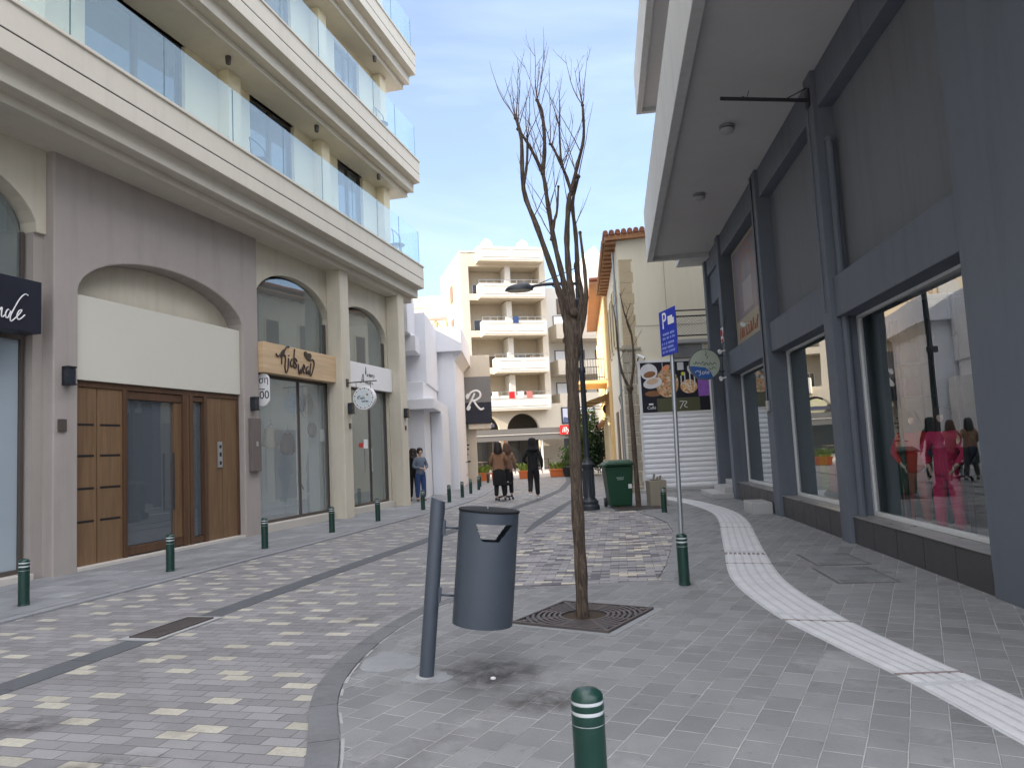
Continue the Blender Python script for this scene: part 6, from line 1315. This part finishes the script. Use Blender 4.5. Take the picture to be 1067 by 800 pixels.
RR = [[(0.51, 3.74), (0.71, 4.10), (0.91, 4.50)], [(0.54, 4.24), (0.73, 4.54), (1.0, 4.62), (1.16, 4.52), (1.17, 4.32), (0.96, 4.16), (0.78, 4.13)], [(0.51, 3.74), (.60, 3.72), (.66, 3.88)], [(0.84, 4.14), (1.01, 3.86), (1.18, 3.70), (1.33, 3.76)], [(.54, 4.24), (.52, 4.38), (.6, 4.48)]]
RR = [[(u, z-.17) for u, z in l_] for l_ in RR]
strokes(FRB, RR, .435, .05, 'lettering', 'white', t)
b = MB()
for i, (z, w_) in enumerate(((2.05, .12), (1.82, .30), (1.62, .24), (1.36, .16), (1.2, .08), (1.02, .36))): b.box(FRB, .40-w_/2, .40+w_/2, .001, .01, z, z+.07)
b.build('wall_text', 'signblack', RB)
# red motorbike between pier and shop
mc = Vector((-2.45, 34.9, .01)); t = thing('motorbike', mc, 'red and black scooter parked between the white pier and the R shop', 'motorbike')
for y in (-.55, .55):
    w_ = MB().disc(mc+Vector((0, y, .28)), (1, .15, 0), .28, .10, 20).build('wheel', 'black', t)
b = MB(); b.tube([mc+Vector((0, -.5, .3)), mc+Vector((0, -.36, .72)), mc+Vector((0, -.30, 1.0))], [.04, .09, .05], 8); b.tube([mc+Vector((0, -.32, .62)), mc+Vector((0, -.1, .38)), mc+Vector((0, .2, .42)), mc+Vector((0, .65, .62))], [.1, .11, .16, .10], 10); b.build('body', 'red', t)
b = MB(); b.tube([mc+Vector((0, -.02, .70)), mc+Vector((0, .5, .76))], [.12, .10], 8); b.build('seat', 'black', t)
b = MB(); b.tube([mc+Vector((-.30, -.28, 1.04)), mc+Vector((.30, -.28, 1.04))], .018, 6); b.ball(mc+Vector((0, -.4, .92)), .08, 10); b.build('handlebar', 'black', t)
# ------------------------------------------------------------------ far apartment block
FP = Vector(((550-533.5)/775*58, 58)); FF = Fr(tuple(FP), R(75), 1)
FA = thing('far_apartment_building', FF(0, 0, 0), 'sunlit cream apartment block with five tiers of balconies closing the street', 'building')
def fb(u0, u1, o0, o1, z0, z1, name='wall', m='far', par=None): return MB().box(FF, u0, u1, o0, o1, z0, z1).build(name, m, par or FA)
fb(-4.98, 1.9, -9, -1.9, 4.81, 17.0, 'core'); fb(-4.97, 9.45, -9, -4.01, 0, 4.8, 'ground_block'); fb(-4.9, 1.8, -16, -9.01, 0, 14.2, 'rear_block'); fb(-4.98, -4.35, -1.89, 0, 3.7, 17.0, 'side_pier'); fb(1.42, 1.9, -1.89, 0, 3.7, 17.0, 'side_pier')
tops = [17.25, 14.35, 11.45, 8.55, 5.65]
for i, z in enumerate(tops):
    u0 = (-3.75, -3.75, -3.6, -2.75, -3.6)[i]; fb(-4.345, 1.415, -1.85, .0, z-1.12 if i else z-1.35, z-.62 if i else z-.3, 'floor_band', 'far')
    fb(u0, 1.5, .001 if i else -.5, 1.0, z-1.15, z-1.02, 'balcony_floor', 'far')
    pb = fb(u0, 1.5, .9, 1.02, z-1.019, z, 'balcony_parapet', 'far_white'); fb(u0, u0+.12, .001, .899, z-1.019, z, 'balcony_parapet', 'far_white'); fb(1.38, 1.5, .001, .899, z-1.019, z, 'balcony_parapet', 'far_white')
    for a, c in ((u0+.25, (u0+1.5)/2-.12), ((u0+1.5)/2+.12, 1.25)): fb(a, c, 1.021, 1.05, z-.82, z-.80, 'parapet_moulding', 'far', pb); fb(a, c, 1.021, 1.05, z-.22, z-.20, 'parapet_moulding', 'far', pb)
    if i:
        fb(-1.42, -.98, -1.6, -.02, z-.62, z+1.70, 'column', 'far_white')
        for a, c in ((-3.9, -1.8), (-.6, 1.1)):
            w_ = fb(a+.2, c-.2, -1.899, -1.85, z-.9, z+.55, 'window', 'white_frame'); MB().box(FF, a+.26, (a+c)/2-.03, -1.849, -1.83, z-.85, z+.5).build('pane', 'window_dark', w_); MB().box(FF, (a+c)/2+.03, c-.26, -1.849, -1.83, z-.85, z+.5).build('pane', 'shutter_br', w_)
        b = MB(); b.tube([FF(u0, .96, z+.28), FF(1.5, .96, z+.28)], .02, 5); [b.tube([FF(u0+.6*k, .96, z), FF(u0+.6*k, .96, z+.28)], .015, 4) for k in range(int((1.5-u0)/.6)+1)]; b.build('rail', 'galv', FA)
fb(-4.98, 1.9, -9, .05, 17.001, 17.12, 'roof_slab', 'far_white')
b = MB()
for z in (5.6, 8.5, 11.4, 14.2):
    b.box(FF, -5.03, -4.981, -4.6, -3.4, z-.4, z+1.0)
b.build('side_window', 'shutter_br', FA)
for k, (u, z) in enumerate(((-3.3, 8.1), (.9, 10.95), (.85, 5.3), (-2.2, 13.9))):
    c = FF(u, -1.5, z-.55); t = thing('air_conditioner', c, 'white air conditioner on the far block, ' + ['fourth balcony tier from the top', 'third balcony tier from the top', 'behind the laundry of the lowest tier', 'second balcony tier from the top'][k], 'air conditioner', 'air conditioners on the far balconies')
    MB().box(FF, u-.4, u+.4, -1.8, -1.5, z-.3, z+.3).build('case', 'far_white', t); MB().disc(FF(u-.1, -1.49, z), FF.n, .22, .02, 18).build('fan_cover', 'frame', t)
for k, (u, z, m_) in enumerate(((-1.6, 5.93, 'redcloth'), (-.9, 5.93, 'white'), (-.2, 5.93, 'salmon'), (-2.9, 5.93, 'white'), (-1.0, 11.73, 'jeans'))):
    tag(MB().box(FF, u-.22, u+.22, .99, 1.065, z-.5, z+.01).build('laundry', m_, None, o=FF(u, 1.02, z-.5)), ['small red cloth hung over the lowest far balcony rail', 'white cloth hung beside the red one on the lowest far balcony', 'salmon cloth hung on the lowest far balcony rail', 'white cloth hung near the R sign end of the lowest far balcony', 'dark blue cloth hung on the third tier balcony rail'][k], 'laundry', 'laundry on the far balconies')
# arcade on the ground floor
aw = []
pts = [(-5.6, 0), (-5.6, 3.70), (9.5, 3.70), (9.5, 0), (9.0, 0), (9.0, 2.9), (2.6, 2.9), (2.6, 0), (.95, 0)]
def archset(uc, r, zs): return [(uc+r, 0)]+[(uc+r*math.cos(math.pi*i/16), zs+r*math.sin(math.pi*i/16)) for i in range(17)]+[(uc-r, 0)]
outer = [(-5.6, 0), (-5.6, 4.85), (9.5, 4.85), (9.5, 0), (9.1, 0), (9.1, 2.9), (2.7, 2.9), (2.7, 0)]+archset(-.55, 1.30, 3.0)+archset(-3.75, 1.30, 3.0)
MB().prism(FF, outer, -.35, .06).build('arcade_wall', 'far', FA)
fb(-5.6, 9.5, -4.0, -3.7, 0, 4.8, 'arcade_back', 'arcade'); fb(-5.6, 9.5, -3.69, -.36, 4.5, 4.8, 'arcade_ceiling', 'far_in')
for a, c in ((-4.9, -2.7), (-2.2, 0.2), (1.0, 2.5), (3.4, 5.2), (5.8, 8.4)):
    w_ = fb(a, c, -3.699, -3.6, .2, 2.9, 'shop_window', 'frame'); MB().box(FF, a+.08, c-.08, -3.599, -3.58, .3, 2.8).build('pane', 'window_dark', w_)
# right wing
fb(1.901, 9.5, -24, -2.6, 4.81, 14.8, 'wing_wall', 'far_white'); fb(1.901, 9.5, -2.59, .0, 4.851, 5.0, 'wing_terrace', 'far')
for a in (3.6, 6.2): w_ = fb(a, a+.9, -2.599, -2.55, 12.6, 13.9, 'window', 'frame'); MB().box(FF, a+.07, a+.83, -2.549, -2.53, 12.66, 13.84).build('pane', 'shutter_br', w_)
for i, z in enumerate((11.5, 8.6, 5.9)):
    fb(2.7, 8.6, -2.59, -.3, z-1.3, z-1.12, 'balcony_floor', 'far'); pb = fb(2.7, 8.6, -.4, -.28, z-1.119, z-.1, 'balcony_parapet', 'far'); fb(2.7, 2.82, -2.59, -.401, z-1.119, z-.1, 'balcony_parapet', 'far')
    for a in (3.2, 4.9, 6.8): w_ = fb(a, a+.95, -2.599, -2.55, z-1.0, z+.95, 'window', 'frame'); MB().box(FF, a+.07, a+.88, -2.549, -2.53, z-.95, z+.88).build('pane', 'shutter_br' if a > 4 else 'shutter', w_)
MB().prism(FF, [(6.6, 14.8), (9.4, 14.8), (9.4, 16.6), (8.0, 19.0), (6.6, 16.6)], -7, -4.2).build('stair_tower', 'far_white', FA)
for (u, o_, lb) in ((-2.3, -2.0, 'white dome-topped water tank on the roof of the far block'), (.75, -2.0, 'larger white dome-topped water tank on the far block roof')):
    c = FF(u, o_, 17.5); t = thing('roof_tank', c, lb, 'water tank', 'tanks on the far roof'); MB().lathe(c, [(.3, -.38), (.3, 0), (.50, 0), (.52, .35), (.46, .85), (.28, 1.05), (.05, 1.12)], 18).build('tank', 'far_white', t); MB().lathe(c, [(.12, 1.121), (.12, 1.2)], 10).build('lid', 'far_white', t)
# covered terrace with awning in front of the arcade
t = thing('terrace_awning', FF(0, 3, 0), 'long flat grey terrace awning on posts in front of the far arcade', 'awning')
MB().box(FF, -5.9, 5.4, .4, 4.2, 2.62, 2.75).build('canvas', 'awn', t); MB().box(FF, -5.9, 5.4, 4.201, 4.26, 2.16, 3.0).build('valance', 'awn', t)
MB().box(FF, -5.9, 5.4, 4.27, 4.30, 2.56, 2.60).build('valance_trim', 'far_white', t)
for u in (-5.8, -3.2, -.4, 2.4, 5.2): MB().box(FF, u, u+.1, 4.05, 4.15, 0, 2.61).build('post', 'white_frame' if u != -3.2 else 'orange', t)
t = thing('terrace_awning', FF(8, 3, 0), 'shorter grey terrace awning behind the lamp post', 'awning')
MB().box(FF, 5.6, 9.4, .4, 3.6, 2.9, 3.02).build('canvas', 'awn', t); MB().box(FF, 5.6, 9.4, 3.601, 3.66, 2.7, 3.1).build('valance', 'awn', t)
for u in (5.8, 9.2): MB().box(FF, u, u+.1, 3.4, 3.5, 0, 2.89).build('post', 'frame', t)
t = thing('oval_shop_sign', FF(-3.9, 1.1, 3.2), 'pale oval sign with a dark band hanging in the far arch', 'sign')
MB().prism(FF, [(-3.9+.75*math.cos(a*math.pi/12), 3.55+.55*math.sin(a*math.pi/12)) for a in range(24)], .5, .6).build('board', mat('oval_pale', (.62, .58, .36), .5), t); MB().box(FF, -4.8, -3.0, .601, .65, 3.30, 3.55).build('band', mat('band_dark', (.07, .07, .12), .5), t); 
t = thing('advert_banner', FF(4.0, .3, 4), 'wide dark-framed picture banner on the far wall behind the bare tree', 'banner')
MB().box(FF, 2.6, 5.4, .07, .12, 3.35, 4.65).build('frame', 'signblack', t); MB().box(FF, 2.7, 5.3, .121, .13, 3.43, 4.57).build('sheet', mat('ad_pale', (.55, .58, .66), .5, .1, .6, 0), t)
MB().prism(FF, [(2.7, 3.43), (2.75, 3.9), (3.3, 3.8), (3.9, 3.55), (4.1, 3.43)], .1305, .136).build('dark_shape', mat('ad_blue', (.10, .12, .22), .5), t); MB().prism(FF, [(3.7, 3.6), (4.4, 4.05), (5.1, 4.3), (5.15, 4.1), (4.5, 3.75), (4.0, 3.5)], .1365, .14).build('hand_shape', mat('ad_skin', (.50, .33, .27), .5), t)
t = thing('red_sign', FF(1.4, 4.4, 3), 'small square red sign with white script at the end of the terrace awning', 'sign')
MB().box(FF, 1.0, 1.78, 4.32, 4.42, 2.45, 3.12).build('board', 'red', t); text(FF, 'illy', 1.40, 2.78, 4.425, .55, 'lettering', 'white', t, .006, shear=.2)
# cafe furniture below the awning
for k, u in enumerate((-4.6, -2.4, .4, 1.9)):
    c = FF(u, 3.0, .01); t = thing('cafe_table', c, 'round terrace table under the long awning, ' + ['behind the R shop', 'by the orange post', 'behind the woman in black', 'near the leafy pots'][k], 'table', 'terrace tables'); MB().lathe(c, [(.25, 0), (.25, .03), (.04, .06), (.04, .70), (.42, .72), (.42, .75)], 18).build('table', 'shutter_br', t)
# distant buildings beyond
t = thing('distant_house', (-12, 64, 0), 'tan block seen over the roof of the white building', 'building'); MB().box(Fr((-5.3, 64), R(90), -1), -14, 0, 0, 14, 0, 15.2).build('wall', mat('tan_block', (.62, .52, .38), .9, .06, .3), t); MB().box(Fr((-5.3, 64), R(90), -1), -14, 0, -.05, -.001, 14.2, 14.5).build('cornice', 'far', t)
t = thing('distant_house', (16, 75, 0), 'pale building filling the gap behind the far block and the ochre house', 'building'); MB().box(Fr((11.0, 72), R(90), -1), -4, 30, 0, 14, 0, 12).build('wall', 'far_white', t); MB().box(Fr((11.0, 72), R(90), -1), -4, 30, -.05, -.001, 8.0, 8.3).build('cornice', 'far', t)
